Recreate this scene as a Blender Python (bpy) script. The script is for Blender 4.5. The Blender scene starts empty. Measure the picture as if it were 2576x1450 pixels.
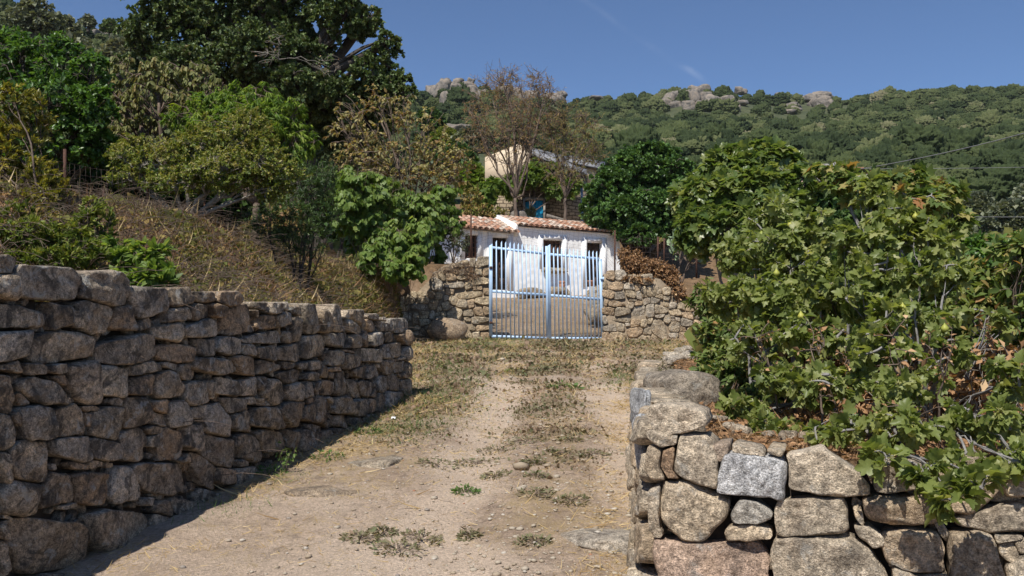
import bpy, bmesh, math, random
import numpy as np
from mathutils import Vector

# ------------------------------------------------------------------ camera, sky, sun, exposure
S = bpy.context.scene
COL = S.collection
EYE = np.array([0.0, 0.0, 1.6])
F = 2231.0                                   # focal length in pixels of a 2576 px wide frame
TH = math.atan((880 - 725) / F)              # the camera looks slightly uphill
cam_d = bpy.data.cameras.new("camera")
cam_d.sensor_width = 36.0
cam_d.lens = 36.0 * F / 2576.0
cam_d.clip_start = 0.05
cam_d.clip_end = 5000.0
cam = bpy.data.objects.new("camera", cam_d)
cam.location = EYE
cam.rotation_euler = (math.pi / 2 + TH, 0, 0)
COL.objects.link(cam)
S.camera = cam

SUN_EL = math.radians(55)
SUN_H = np.array([-0.41, -0.91]); SUN_H /= np.linalg.norm(SUN_H)
SUN = np.array([SUN_H[0] * math.cos(SUN_EL), SUN_H[1] * math.cos(SUN_EL), math.sin(SUN_EL)])
w = bpy.data.worlds.new("World"); S.world = w; w.use_nodes = True
wn, wl = w.node_tree.nodes, w.node_tree.links
wn.clear()
sky = wn.new("ShaderNodeTexSky"); sky.sky_type = 'NISHITA'; sky.sun_disc = False
sky.sun_elevation = SUN_EL
sky.sun_rotation = math.atan2(SUN_H[0], SUN_H[1])
sky.altitude = 1500; sky.air_density = 0.9; sky.dust_density = 0.1; sky.ozone_density = 7.0
bg = wn.new("ShaderNodeBackground"); bg.inputs[1].default_value = 0.10
wo = wn.new("ShaderNodeOutputWorld")
# a faint contrail, fixed in the sky by its direction
d0, d1 = (np.array([(u - 1288) / F, math.cos(TH) - math.sin(TH) * (725 - v) / F, math.sin(TH) + math.cos(TH) * (725 - v) / F]) for u, v in ((1480, 12), (1775, 205)))
d0 /= np.linalg.norm(d0); d1 /= np.linalg.norm(d1); cn = np.cross(d0, d1); cn /= np.linalg.norm(cn); ca = d1 - d0; cl_ = np.linalg.norm(ca); ca /= cl_
wtc = wn.new("ShaderNodeTexCoord")
def wdot(vec):
    n_ = wn.new("ShaderNodeVectorMath"); n_.operation = 'DOT_PRODUCT'; wl.new(wtc.outputs['Generated'], n_.inputs[0]); n_.inputs[1].default_value = tuple(vec); return n_.outputs['Value']
def wmath(op, a, b=None):
    n_ = wn.new("ShaderNodeMath"); n_.operation = op
    for s_, x_ in ((n_.inputs[0], a), (n_.inputs[1], b)):
        if x_ is None: continue
        if hasattr(x_, 'is_output'): wl.new(x_, s_)
        else: s_.default_value = x_
    return n_.outputs[0]
def wmap(x_, a, b, c_, d_):
    n_ = wn.new("ShaderNodeMapRange"); n_.interpolation_type = 'SMOOTHSTEP'; wl.new(x_, n_.inputs[0])
    for k_, q_ in enumerate((a, b, c_, d_)): n_.inputs[k_ + 1].default_value = q_
    return n_.outputs[0]
wnz = wn.new("ShaderNodeTexNoise"); wnz.inputs['Scale'].default_value = 22; wnz.inputs['Detail'].default_value = 6; wl.new(wtc.outputs['Generated'], wnz.inputs['Vector'])
off = wmath('ADD', wdot(cn), wmath('MULTIPLY', wmath('SUBTRACT', wnz.outputs['Fac'], 0.5), 0.012))
band_ = wmap(wmath('ABSOLUTE', off), 0.0, 0.0055, 1.0, 0.0)
al = wmath('SUBTRACT', wdot(ca), float(d0 @ ca))
along = wmath('MULTIPLY', wmap(al, 0.0, cl_ * .8, 0.15, 1.0), wmap(al, cl_ * .9, cl_ * 1.05, 1.0, 0.0))
fwd = wmap(wdot(d1), 0.5, 0.8, 0.0, 1.0)
streak = wmath('MULTIPLY', wmath('MULTIPLY', band_, along), wmath('MULTIPLY', fwd, wmap(wnz.outputs['Fac'], 0.4, 0.68, 0.05, 1.0)))
wmx = wn.new("ShaderNodeMix"); wmx.data_type = 'RGBA'; wl.new(wmath('MULTIPLY', streak, 0.15), wmx.inputs['Factor'])
wl.new(sky.outputs[0], wmx.inputs[6]); wmx.inputs[7].default_value = (7.0, 7.4, 8.2, 1)
wl.new(wmx.outputs[2], bg.inputs[0]); wl.new(bg.outputs[0], wo.inputs[0])

sun_d = bpy.data.lights.new("sun", 'SUN'); sun_d.energy = 4.6; sun_d.angle = math.radians(0.5)
sun_d.color = (1.0, 0.955, 0.88)
sun = bpy.data.objects.new("sun", sun_d)
sun.rotation_euler = Vector(tuple(-SUN)).to_track_quat('-Z', 'Y').to_euler()
sun.location = (-20, -30, 40); COL.objects.link(sun)

S.view_settings.view_transform = 'Standard'; S.view_settings.look = 'None'
S.view_settings.exposure = 0.3; S.view_settings.gamma = 1.0
S.view_settings.use_curve_mapping = False
S.cycles.use_denoising = True
S.cycles.max_bounces = 8; S.cycles.diffuse_bounces = 5; S.cycles.glossy_bounces = 2
S.cycles.transmission_bounces = 3; S.cycles.transparent_max_bounces = 4
S.cycles.sample_clamp_indirect = 4.0

# ------------------------------------------------------------------ numeric helpers
R = np.random.default_rng(7)
random.seed(7)


def ray(u, v):
    x = (np.asarray(u, float) - 1288) / F; up = (725 - np.asarray(v, float)) / F
    return np.stack([x, math.cos(TH) - math.sin(TH) * up, math.sin(TH) + math.cos(TH) * up], -1)


def D(u, v, Y):
    d = ray(u, v)
    return EYE + d * (np.asarray(Y, float) / d[..., 1])[..., None]


def on_plane(u, v, p0, n):
    d = ray(u, v); n = np.asarray(n, float)
    t = np.dot(np.asarray(p0) - EYE, n) / (d @ n)
    return EYE + d * t[..., None]


def unit(a):
    a = np.asarray(a, float)
    return a / np.maximum(np.linalg.norm(a, axis=-1, keepdims=True), 1e-9)


def smooth(e0, e1, x):
    t = np.clip((x - e0) / (e1 - e0), 0, 1)
    return t * t * (3 - 2 * t)


def _h(ix, iy, iz, s):
    with np.errstate(over='ignore'):
        h = (ix.astype(np.uint32) * np.uint32(374761393) + iy.astype(np.uint32) * np.uint32(668265263)
             + iz.astype(np.uint32) * np.uint32(2147483647) + np.uint32(s * 974711 & 0xffffffff))
        h = (h ^ (h >> np.uint32(13))) * np.uint32(1274126177)
        h = (h ^ (h >> np.uint32(16))) * np.uint32(2246822519)
        h ^= h >> np.uint32(13)
    return h.astype(np.float64) / 2147483648.0 - 1.0


def vnoise(p, s=0):
    p = np.asarray(p, float)
    i = np.floor(p).astype(np.int64); f = p - i
    f = f * f * (3 - 2 * f)
    o = 0
    for dx in (0, 1):
        for dy in (0, 1):
            for dz in (0, 1):
                wgt = (f[..., 0] if dx else 1 - f[..., 0]) * (f[..., 1] if dy else 1 - f[..., 1]) * (f[..., 2] if dz else 1 - f[..., 2])
                o = o + wgt * _h(i[..., 0] + dx, i[..., 1] + dy, i[..., 2] + dz, s)
    return o


def fbm(p, s=0, o=4, g=0.5):
    a, t = 1.0, 0
    for k in range(o):
        t = t + a * vnoise(np.asarray(p) * 2.03 ** k, s + k); a *= g
    return t


def n2(x, y, sc, s=0, o=3):
    return fbm(np.stack([x * sc, y * sc, np.zeros_like(x) + 0.37], -1), s, o)


# ------------------------------------------------------------------ mesh collecting
class MB:
    """collects verts / polygons / one colour per vertex and links them as one mesh"""
    def __init__(s):
        s.V, s.L, s.N, s.T, s.n = [], [], [], [], 0

    def add(s, V, loops, sizes, tint):
        V = np.asarray(V, np.float32).reshape(-1, 3)
        s.V.append(V); s.L.append(np.asarray(loops, np.int64).ravel() + s.n); s.N.append(np.asarray(sizes, np.int64).ravel())
        t = np.asarray(tint, np.float32)
        if t.ndim == 0: t = np.repeat(np.array([[t, t, t]], np.float32), len(V), 0)
        elif t.ndim == 1 and len(t) == 3 and len(V) != 3: t = np.repeat(t[None], len(V), 0)
        elif t.ndim == 1: t = np.repeat(t[:, None], 3, 1)
        s.T.append(t); s.n += len(V)

    def faces(s, V, fs, tint=(0.5, 0.5, 0.5)):
        s.add(V, [i for f in fs for i in f], [len(f) for f in fs], tint)

    def box(s, a, b, tint=0.5, M=None):
        x0, y0, z0 = a; x1, y1, z1 = b
        V = np.array([[x, y, z] for z in (z0, z1) for y in (y0, y1) for x in (x0, x1)], float)
        if M is not None: V = M(V)
        s.faces(V, [(0, 2, 3, 1), (4, 5, 7, 6), (0, 1, 5, 4), (2, 6, 7, 3), (0, 4, 6, 2), (1, 3, 7, 5)], tint)

    def tubes(s, P, rad, sides=5, tint=0.5, cap=True):
        """P (n,M,3) radii (n,M) or (M,)"""
        P = np.asarray(P, float)
        if P.ndim == 2: P = P[None]
        n, M, _ = P.shape
        rad = np.broadcast_to(np.asarray(rad, float), (n, M))
        tg = np.gradient(P, axis=1); tg = unit(tg)
        ref = np.where(np.abs(tg[..., 2:3]) > 0.9, np.array([1.0, 0, 0]), np.array([0, 0, 1.0]))
        a = unit(np.cross(tg, ref)); b = np.cross(tg, a)
        ang = np.arange(sides) * 2 * math.pi / sides
        V = P[:, :, None] + rad[:, :, None, None] * (a[:, :, None] * np.cos(ang)[:, None] + b[:, :, None] * np.sin(ang)[:, None])
        idx = np.arange(n * M * sides).reshape(n, M, sides)
        A = idx[:, :-1]; B = idx[:, 1:]
        q = np.stack([A, np.roll(A, -1, 2), np.roll(B, -1, 2), B], -1).reshape(-1, 4)
        loops = [q.ravel()]; sizes = [np.full(len(q), 4)]
        if cap:
            loops.append(idx[:, -1].ravel()); sizes.append(np.full(n, sides))
            loops.append(idx[:, 0, ::-1].ravel()); sizes.append(np.full(n, sides))
        t = np.asarray(tint, float)
        if t.ndim == 1 and len(t) == n and n != 3: t = np.repeat(t, M * sides)
        s.add(V.reshape(-1, 3), np.concatenate(loops), np.concatenate(sizes), t)

    def scatter(s, tpl, P, dirY, nrm, size, tint):
        """copies a leaf template onto points"""
        TV, TF, TO = tpl
        n = len(P)
        if n == 0: return
        y = unit(dirY); z = nrm - (nrm * y).sum(-1, keepdims=True) * y; z = unit(z); x = np.cross(y, z)
        B = np.stack([x, y, z], 1)
        V = P[:, None] + (TV[None] * np.asarray(size).reshape(-1, 1, 1)) @ B
        k = len(TV)
        lt = np.array([i for f in TF for i in f]); st = np.array([len(f) for f in TF])
        loops = (lt[None] + (np.arange(n) * k)[:, None]).ravel()
        t = np.repeat(np.asarray(tint, float)[:, None], k, 1)
        t = np.where(TO[None] >= 0, TO[None], t)
        s.add(V.reshape(-1, 3), loops, np.tile(st, n), t.ravel())

    def build(s, name, mat, parent=None, smoothed=False, kind=None):
        me = bpy.data.meshes.new(name)
        V = np.concatenate(s.V); L = np.concatenate(s.L); N = np.concatenate(s.N); T = np.concatenate(s.T)
        if parent is not None:
            r = parent
            while r.parent: r = r.parent
            V = V - np.array(r.location, np.float32)
        me.vertices.add(len(V)); me.vertices.foreach_set("co", V.astype(np.float32).ravel())
        me.loops.add(len(L)); me.loops.foreach_set("vertex_index", L.astype(np.int32))
        st = np.zeros(len(N), np.int32); st[1:] = np.cumsum(N)[:-1]
        me.polygons.add(len(N)); me.polygons.foreach_set("loop_start", st)
        if smoothed: me.polygons.foreach_set("use_smooth", np.ones(len(N), bool))
        at = me.attributes.new("tint", 'FLOAT_COLOR', 'POINT')
        at.data.foreach_set("color", np.concatenate([T, np.ones((len(T), 1), np.float32)], 1).astype(np.float32).ravel())
        me.update(calc_edges=True); me.validate()
        me.materials.append(mat)
        o = bpy.data.objects.new(name, me); COL.objects.link(o)
        if parent is not None: o.parent = parent
        if kind: o["kind"] = kind
        return o


def tag(o, label=None, cat=None, group=None, kind=None):
    if label: o["label"] = label
    if cat: o["category"] = cat
    if group: o["group"] = group
    if kind: o["kind"] = kind
    return o


def thing(name, label, cat, loc, group=None):
    o = bpy.data.objects.new(name, None); o.empty_display_size = 0.2
    o.location = tuple(float(x) for x in loc); COL.objects.link(o)
    return tag(o, label, cat, group)


# ------------------------------------------------------------------ materials
def newmat(name):
    m = bpy.data.materials.new(name); m.use_nodes = True
    nt = m.node_tree; nt.nodes.clear()
    return m, nt.nodes, nt.links


def node(ns, t, **kw):
    n = ns.new(t)
    for k, v in kw.items():
        if k.startswith('i_'): n.inputs[int(k[2:])].default_value = v
        else: setattr(n, k, v)
    return n


def ramp(ns, stops, interp='LINEAR'):
    r = ns.new("ShaderNodeValToRGB"); r.color_ramp.interpolation = interp
    e = r.color_ramp.elements
    while len(e) < len(stops): e.new(0.5)
    for k, (p, c) in enumerate(stops):
        e[k].position = p; e[k].color = (c[0], c[1], c[2], 1) if hasattr(c, '__len__') else (c, c, c, 1)
    return r


def noise_tex(ns, ls, vec, scale, detail=4, rough=0.55, dist=0.0):
    n = ns.new("ShaderNodeTexNoise"); n.inputs['Scale'].default_value = scale
    n.inputs['Detail'].default_value = detail; n.inputs['Roughness'].default_value = rough
    n.inputs['Distortion'].default_value = dist
    ls.new(vec, n.inputs['Vector'])
    return n.outputs['Fac']


def mixc(ns, ls, fac, a, b, mode='MIX'):
    m = ns.new("ShaderNodeMix"); m.data_type = 'RGBA'; m.blend_type = mode; m.clamp_result = False
    for sock, val in ((m.inputs['Factor'], fac), (m.inputs[6], a), (m.inputs[7], b)):
        if hasattr(val, 'is_output'): ls.new(val, sock)
        elif hasattr(val, '__len__'): sock.default_value = (val[0], val[1], val[2], 1)
        else: sock.default_value = val
    return m.outputs[2]


def finish(ns, ls, col, rough=0.8, bump=None, bstr=0.3, bdist=0.01, spec=0.3, transl=0.0, metal=0.0):
    p = ns.new("ShaderNodeBsdfPrincipled")
    p.inputs['Roughness'].default_value = rough
    p.inputs['Specular IOR Level'].default_value = spec
    p.inputs['Metallic'].default_value = metal
    if hasattr(col, 'is_output'): ls.new(col, p.inputs['Base Color'])
    else: p.inputs['Base Color'].default_value = (*col, 1)
    if bump is not None:
        b = ns.new("ShaderNodeBump"); b.inputs['Strength'].default_value = bstr; b.inputs['Distance'].default_value = bdist
        ls.new(bump, b.inputs['Height']); ls.new(b.outputs[0], p.inputs['Normal'])
    out = ns.new("ShaderNodeOutputMaterial"); sh = p.outputs[0]
    if transl > 0:
        t = ns.new("ShaderNodeBsdfTranslucent")
        if hasattr(col, 'is_output'):
            g = mixc(ns, ls, 1.0, col, (1.25, 1.25, 0.6), 'MULTIPLY'); ls.new(g, t.inputs[0])
        else: t.inputs[0].default_value = (*col, 1)
        ms = ns.new("ShaderNodeMixShader"); ms.inputs[0].default_value = transl
        ls.new(sh, ms.inputs[1]); ls.new(t.outputs[0], ms.inputs[2]); sh = ms.outputs[0]
    ls.new(sh, out.inputs[0])


def leafmat(name, cols, transl=0.25, rough=0.55, spec=0.35):
    m, ns, ls = newmat(name)
    a = node(ns, "ShaderNodeAttribute", attribute_name="tint")
    r = ramp(ns, [(i / (len(cols) - 1), c) for i, c in enumerate(cols)])
    ls.new(a.outputs['Fac'], r.inputs[0])
    finish(ns, ls, r.outputs[0], rough, spec=spec, transl=transl)
    return m


def barkmat(name, a, b, scale=30):
    m, ns, ls = newmat(name)
    tc = node(ns, "ShaderNodeTexCoord")
    f = noise_tex(ns, ls, tc.outputs['Object'], scale, 5, 0.6)
    r = ramp(ns, [(0.3, a), (0.7, b)]); ls.new(f, r.inputs[0])
    finish(ns, ls, r.outputs[0], 0.9, f, 0.6, 0.01)
    return m


def stonemat(name, dark=0.5, white=0.35, orange=0.2, sp=0.5):
    """granite: the stone's own colour comes with the mesh, speckle, lichen and stain are procedural"""
    m, ns, ls = newmat(name)
    tc = node(ns, "ShaderNodeTexCoord"); v = tc.outputs['Object']
    a = node(ns, "ShaderNodeAttribute", attribute_name="tint")
    c = a.outputs['Color']
    n1 = noise_tex(ns, ls, v, 7, 6, 0.6)
    r1 = ramp(ns, [(0.3, (0.66, 0.64, 0.63)), (0.7, (1.3, 1.27, 1.22))]); ls.new(n1, r1.inputs[0])
    c = mixc(ns, ls, 1.0, c, r1.outputs[0], 'MULTIPLY')
    sp1 = noise_tex(ns, ls, v, 130, 3, 0.75)
    r2 = ramp(ns, [(0.32, 1 - sp), (0.5, 1.0), (0.68, 1 + sp)]); ls.new(sp1, r2.inputs[0])
    c = mixc(ns, ls, 1.0, c, r2.outputs[0], 'MULTIPLY')
    sp2 = noise_tex(ns, ls, v, 38, 4, 0.7)
    r2b = ramp(ns, [(0.33, 0.45), (0.5, 1.0), (0.68, 1.55)]); ls.new(sp2, r2b.inputs[0])
    c = mixc(ns, ls, 1.0, c, r2b.outputs[0], 'MULTIPLY')
    # warm weathering
    n4 = noise_tex(ns, ls, v, 3.1, 5, 0.65, 0.4)
    r4 = ramp(ns, [(0.52, 0.0), (0.72, orange)]); ls.new(n4, r4.inputs[0])
    c = mixc(ns, ls, r4.outputs[0], c, (0.30, 0.17, 0.075))
    # dark lichen
    n2_ = noise_tex(ns, ls, v, 5.3, 8, 0.72, 0.8)
    r3 = ramp(ns, [(0.50, 0.0), (0.58, dark)]); ls.new(n2_, r3.inputs[0])
    c = mixc(ns, ls, r3.outputs[0], c, (0.05, 0.047, 0.043))
    # pale lichen
    mp = node(ns, "ShaderNodeMapping"); mp.inputs['Location'].default_value = (7.3, 2.1, 4.4); ls.new(v, mp.inputs[0])
    n3 = noise_tex(ns, ls, mp.outputs[0], 9, 8, 0.7, 0.5)
    r5 = ramp(ns, [(0.57, 0.0), (0.63, white)]); ls.new(n3, r5.inputs[0])
    c = mixc(ns, ls, r5.outputs[0], c, (0.56, 0.56, 0.52))
    hb = node(ns, "ShaderNodeMath", operation='ADD'); ls.new(sp1, hb.inputs[0])
    mm = node(ns, "ShaderNodeMath", operation='MULTIPLY', i_1=2.2)
    n5 = noise_tex(ns, ls, v, 24, 6, 0.7); ls.new(n5, mm.inputs[0]); ls.new(mm.outputs[0], hb.inputs[1])
    finish(ns, ls, c, 0.9, hb.outputs[0], 0.9, 0.02, 0.2)
    return m


def plain(name, col, rough=0.6, var=0.15, scale=12, metal=0.0, bump=0.1, use_tint=False, col2=None, spec=0.3):
    m, ns, ls = newmat(name)
    tc = node(ns, "ShaderNodeTexCoord")
    f = noise_tex(ns, ls, tc.outputs['Object'], scale, 6, 0.65)
    c2 = col2 or tuple(min(1, x * (1 + var)) for x in col)
    r = ramp(ns, [(0.35, tuple(x * (1 - var) for x in col)), (0.65, c2)]); ls.new(f, r.inputs[0])
    c = r.outputs[0]
    if use_tint:
        a = node(ns, "ShaderNodeAttribute", attribute_name="tint")
        c = mixc(ns, ls, 1.0, c, a.outputs['Color'], 'MULTIPLY')
    finish(ns, ls, c, rough, f, bump, 0.01, spec, metal=metal)
    return m


# ------------------------------------------------------------------ leaf templates (length along +Y, normal +Z)
def tpl(V, Fc, O=None):
    V = np.array(V, float); o = np.full(len(V), -1.0)
    for i, t in (O or {}).items(): o[i] = t
    return V, Fc, o


def fan_leaf(half, centre, curl=0.25, fold=0.12, petiole=None):
    pts = [(x, y) for x, y in half] + [(-x, y) for x, y in half[::-1] if x > 1e-6]
    P = [centre] + pts
    V = [(x, y, -curl * (y - centre[1]) ** 2 - 0.25 * x * x + fold * abs(x)) for x, y in P]
    n = len(pts)
    Fc = [(0, 1 + i, 1 + (i + 1) % n) for i in range(n)]
    O = {}
    if petiole:
        b = len(V); L, wd = petiole
        V += [(-wd, -L, -0.02), (wd, -L, -0.02), (wd, 0.02, 0.012), (-wd, 0.02, 0.012)]
        Fc.append((b, b + 1, b + 2, b + 3)); O = {b: 1.0, b + 1: 1.0, b + 2: 1.0, b + 3: 1.0}
    return tpl(V, Fc, O)


LEAF = {
    'tri': tpl([(0, 0, 0), (.27, .5, .09), (0, 1, -.08), (-.27, .5, .09)], [(0, 1, 2), (0, 2, 3)]),
    'clump': tpl([(0, 0, 0), (.45, .45, .1), (0, 1, -.1), (-.45, .5, .12), (.25, .9, .25), (-.3, .1, -.25)], [(0, 1, 2), (0, 2, 3), (1, 4, 2), (0, 3, 5)]),
    'ovate': tpl([(0, 0, 0), (0, .5, -.03), (0, 1, -.14), (.2, .25, .05), (.2, .65, .0), (-.2, .25, .05), (-.2, .65, .0)],
                 [(0, 3, 1), (3, 4, 1), (1, 4, 2), (0, 1, 5), (5, 1, 6), (1, 2, 6)]),
    'slim': tpl([(0, 0, 0), (.15, .45, .05), (0, 1, -.06), (-.15, .45, .05)], [(0, 1, 2), (0, 2, 3)]),
    'lance': tpl([(0, 0, 0), (.085, .4, .03), (0, 1, -.16), (-.085, .4, .03)], [(0, 1, 2), (0, 2, 3)]),
    'hang': tpl([(0, 0, 0), (.24, .3, .08), (.2, .7, .0), (0, 1, -.12), (-.2, .7, .0), (-.24, .3, .08), (0, .5, -.04)],
                [(0, 1, 6), (1, 2, 6), (2, 3, 6), (3, 4, 6), (4, 5, 6), (5, 0, 6)]),
    'blade': tpl([(-.03, 0, 0), (.03, 0, 0), (.02, .55, .05), (-.02, .55, .05), (0, 1, .2)], [(0, 1, 2, 3), (3, 2, 4)]),
    'fig': fan_leaf([(0, .06), (.2, 0), (.38, .1), (.46, .28), (.38, .36), (.31, .42), (.40, .54), (.42, .70), (.29, .70), (.20, .67), (.17, .84), (.0, 1.0)],
                    (0, .34), 0.55, 0.42, (.6, .016)),
    'figsimple': fan_leaf([(0, .06), (.2, 0), (.42, .18), (.26, .42), (.44, .7), (.17, .62), (0, 1.0)], (0, .34), 0.3, 0.2),
    'vine': fan_leaf([(0, .1), (.14, 0), (.38, .05), (.5, .25), (.42, .38), (.47, .62), (.26, .66), (.16, .82), (.0, 1.0)], (0, .36), 0.25, 0.06, (.3, .012)),
}
# ------------------------------------------------------------------ the lie of the land
FR = np.array([[0.62, 4.10], [2.6, 3.42]])        # front face line of the right-hand wall
LW0, LWD = np.array([-1.26, 11.1]), unit(np.array([-0.18, -1.0]))   # left wall: far end, direction towards the camera


def road(y):
    return np.interp(y, [-60, 0, 5, 12, 18, 21, 25, 30, 33], [-1.5, 0.0, 0.45, 1.10, 1.63, 1.88, 2.55, 3.46, 3.7])


def terrace_l(y):
    return np.interp(y, [-60, 0, 12, 20, 28, 34, 39.2, 45, 60], [2.6, 2.9, 3.25, 3.55, 4.3, 6.15, 6.95, 9.2, 11.5])


def terrace_r(y):
    return np.interp(y, [-60, 3, 4, 8, 11, 14, 20.4, 20.9, 30, 34, 44, 60], [1.0, 1.08, 1.1, 1.28, 1.5, 1.8, 2.3, 3.15, 3.7, 5.6, 7.0, 8.3])


def xl(y):
    return np.interp(y, [-60, 11.0, 11.5, 13, 20.5, 20.62, 28], [-14.35, -1.58, -2.25, -2.3, -2.35, -0.72, -1.75])


def xr(y):
    return np.interp(y, [-60, 3.9, 4.1, 7.6, 11, 13, 17, 20.4, 20.8, 20.92, 30], [0.85, 0.85, 0.86, 1.3, 1.9, 2.5, 3.4, 4.6, 4.7, 2.2, 4.1])


def G(x, y):
    x = np.asarray(x, float); y = np.asarray(y, float)
    x, y = np.broadcast_arrays(x, y)
    r = road(y)
    # ruts and crown of the track
    c = 0.1 + 0.03 * y
    tr = np.exp(-((x - c + 0.62) / 0.28) ** 2) + np.exp(-((x - c - 0.75) / 0.28) ** 2)
    r = r - 0.055 * tr * smooth(19, 14, y) + 0.02 * n2(x, y, 0.9, 3) + 0.012 * n2(x, y, 4.0, 5)
    # left bank
    d = xl(y) - x
    e0 = np.where(y < 11.2, 1.84, road(y) + 0.1)
    e0 = np.where(y > 11.2, e0 + (terrace_l(y) - 0.25 - e0) * smooth(15.5, 20.4, y), e0)
    e0 = np.where(y > 20.5, terrace_l(y) - 0.1, e0)
    wdt = np.where(y < 11.2, 2.7, 2.0)
    zl = e0 + (terrace_l(y) - e0) * smooth(0.0, 1.0, np.clip(d / wdt, 0, 1)) + 0.07 * n2(x, y, 0.8, 9)
    ml = smooth(0.0, 1.0, d / np.interp(y, [11.1, 11.6, 19, 20.5, 20.6], [.14, .5, .7, .35, .14]))
    z = r * (1 - ml) + zl * ml
    # right bank
    d = x - xr(y)
    front = (y - (FR[0, 1] + (x - FR[0, 0]) * (FR[1, 1] - FR[0, 1]) / (FR[1, 0] - FR[0, 0])))
    ww = np.where((y < 11.2) | (y > 20.82), 0.14, np.interp(y, [11.2, 15, 20.6], [0.5, 1.6, 0.6]))
    t = np.clip(d / ww, 0, 1); t = t * t * (3 - 2 * t)
    mr = t * smooth(0.2, 0.32, front)
    zr = terrace_r(y) + 0.05 * n2(x, y, 0.9, 11)
    z = z * (1 - mr) + zr * mr
    # behind the hut everything climbs
    b = smooth(33.4, 34.6, y)
    z = z * (1 - b) + np.where(x > 6, terrace_r(y), np.where(x < 3, terrace_l(y), terrace_l(y) + (terrace_r(y) - terrace_l(y)) * (x - 3) / 3)) * b
    return z


def gp(u, v, y0=2.5, y1=40):
    """first point where the view ray through a pixel meets the ground"""
    d = ray(u, v); ys = np.linspace(y0, y1, 2500)
    P = EYE + d[None] * (ys / d[1])[:, None]
    hit = np.nonzero(P[:, 2] <= G(P[:, 0], P[:, 1]))[0]
    return P[hit[0]] if len(hit) else P[-1]


# ground sheet
def axis(parts):
    o = []
    for a, b, st in parts: o += list(np.arange(a, b - 1e-9, st))
    o.append(parts[-1][1]); return np.array(o)


gx = axis([(-420, -60, 30), (-60, -12, 2), (-12, -6, 0.3), (-6, -3, 0.1), (-3, 3.2, 0.05), (3.2, 7, 0.1), (7, 14, 0.4), (14, 60, 2), (60, 420, 30)])
gy = axis([(-300, -20, 20), (-20, 2, 1), (2, 9, 0.05), (9, 13, 0.07), (13, 22, 0.12), (22, 36, 0.3), (36, 62, 2)])
X, Yg = np.meshgrid(gx, gy)
Z = G(X, Yg)
fine = smooth(3, 1.0, np.abs(X)) * smooth(22, 14, Yg) * (Yg > 1)
Z = Z + fine * (0.006 * n2(X, Yg, 14, 21, 3) + 0.003 * n2(X, Yg, 40, 22, 2))
ny_, nx_ = X.shape
idx = np.arange(ny_ * nx_).reshape(ny_, nx_)
q = np.stack([idx[:-1, :-1], idx[:-1, 1:], idx[1:, 1:], idx[1:, :-1]], -1).reshape(-1, 4)
# what grows or lies there: R straw, G low weeds, B bare bank soil
c = 0.1 + 0.03 * Yg
bare = np.exp(-((X - c + 0.62) / 0.34) ** 2) + np.exp(-((X - c - 0.75) / 0.36) ** 2)


def weed_mask(x, y):
    c = 0.1 + 0.03 * y
    ridge = np.exp(-((x - c - 0.02) / 0.45) ** 2) * smooth(6.2, 8.0, y)
    far = smooth(11, 14, y)
    side = np.exp(-((x - c + 1.5) / 0.45) ** 2) * smooth(7.5, 9.5, y) * 1.2
    br = np.exp(-((x - c + 0.62) / 0.25) ** 2) + np.exp(-((x - c - 0.75) / 0.3) ** 2)
    m = np.clip(ridge + far * 0.75 + side, 0, 1.2) * (1 - 0.8 * np.clip(br, 0, 1) * smooth(19, 13, y))
    return np.clip(m * (0.55 + 0.8 * n2(x, y, 1.6, 31)), 0, 1) * (y < 20.3)


on_road = (X < xr(Yg) + 0.1) & (X > xl(Yg) - 0.05)
wm = weed_mask(X, Yg) * on_road
straw = np.clip(0.55 + 0.45 * n2(X, Yg, 0.7, 41) - (0.75 + .5 * n2(X, Yg, 1.3, 43)) * bare * smooth(19, 10, Yg), 0, 1)
straw = np.where(Yg > 20.6, 0.75, straw)
bank = 1.0 - on_road
T = np.stack([straw, wm, bank], -1).reshape(-1, 3)
g = MB(); g.add(np.stack([X, Yg, Z], -1).reshape(-1, 3), q.ravel(), np.full(len(q), 4), T)

m_ground, ns, ls = newmat("earth")
tc = node(ns, "ShaderNodeTexCoord"); v = tc.outputs['Object']
at = node(ns, "ShaderNodeAttribute", attribute_name="tint")
sep = node(ns, "ShaderNodeSeparateColor"); ls.new(at.outputs['Color'], sep.inputs[0])
n1 = noise_tex(ns, ls, v, 1.3, 6, 0.6, 0.3)
r1 = ramp(ns, [(0.32, (0.28, 0.20, 0.145)), (0.5, (0.445, 0.335, 0.248)), (0.72, (0.54, 0.425, 0.325))]); ls.new(n1, r1.inputs[0])
n2_ = noise_tex(ns, ls, v, 55, 5, 0.7)
r2 = ramp(ns, [(0.3, 0.6), (0.5, 1.0), (0.72, 1.4)]); ls.new(n2_, r2.inputs[0])
c_ = mixc(ns, ls, 1.0, r1.outputs[0], r2.outputs[0], 'MULTIPLY')
n1b = noise_tex(ns, ls, v, 11, 6, 0.7, 0.5)
r1b = ramp(ns, [(0.34, 0.6), (0.5, 1.0), (0.7, 1.25)]); ls.new(n1b, r1b.inputs[0]); c_ = mixc(ns, ls, 1.0, c_, r1b.outputs[0], 'MULTIPLY')
n3 = noise_tex(ns, ls, v, 160, 2, 0.6)
r3 = ramp(ns, [(0.64, 0.0), (0.70, 0.7)]); ls.new(n3, r3.inputs[0])
c_ = mixc(ns, ls, r3.outputs[0], c_, (0.47, 0.41, 0.33))
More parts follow.
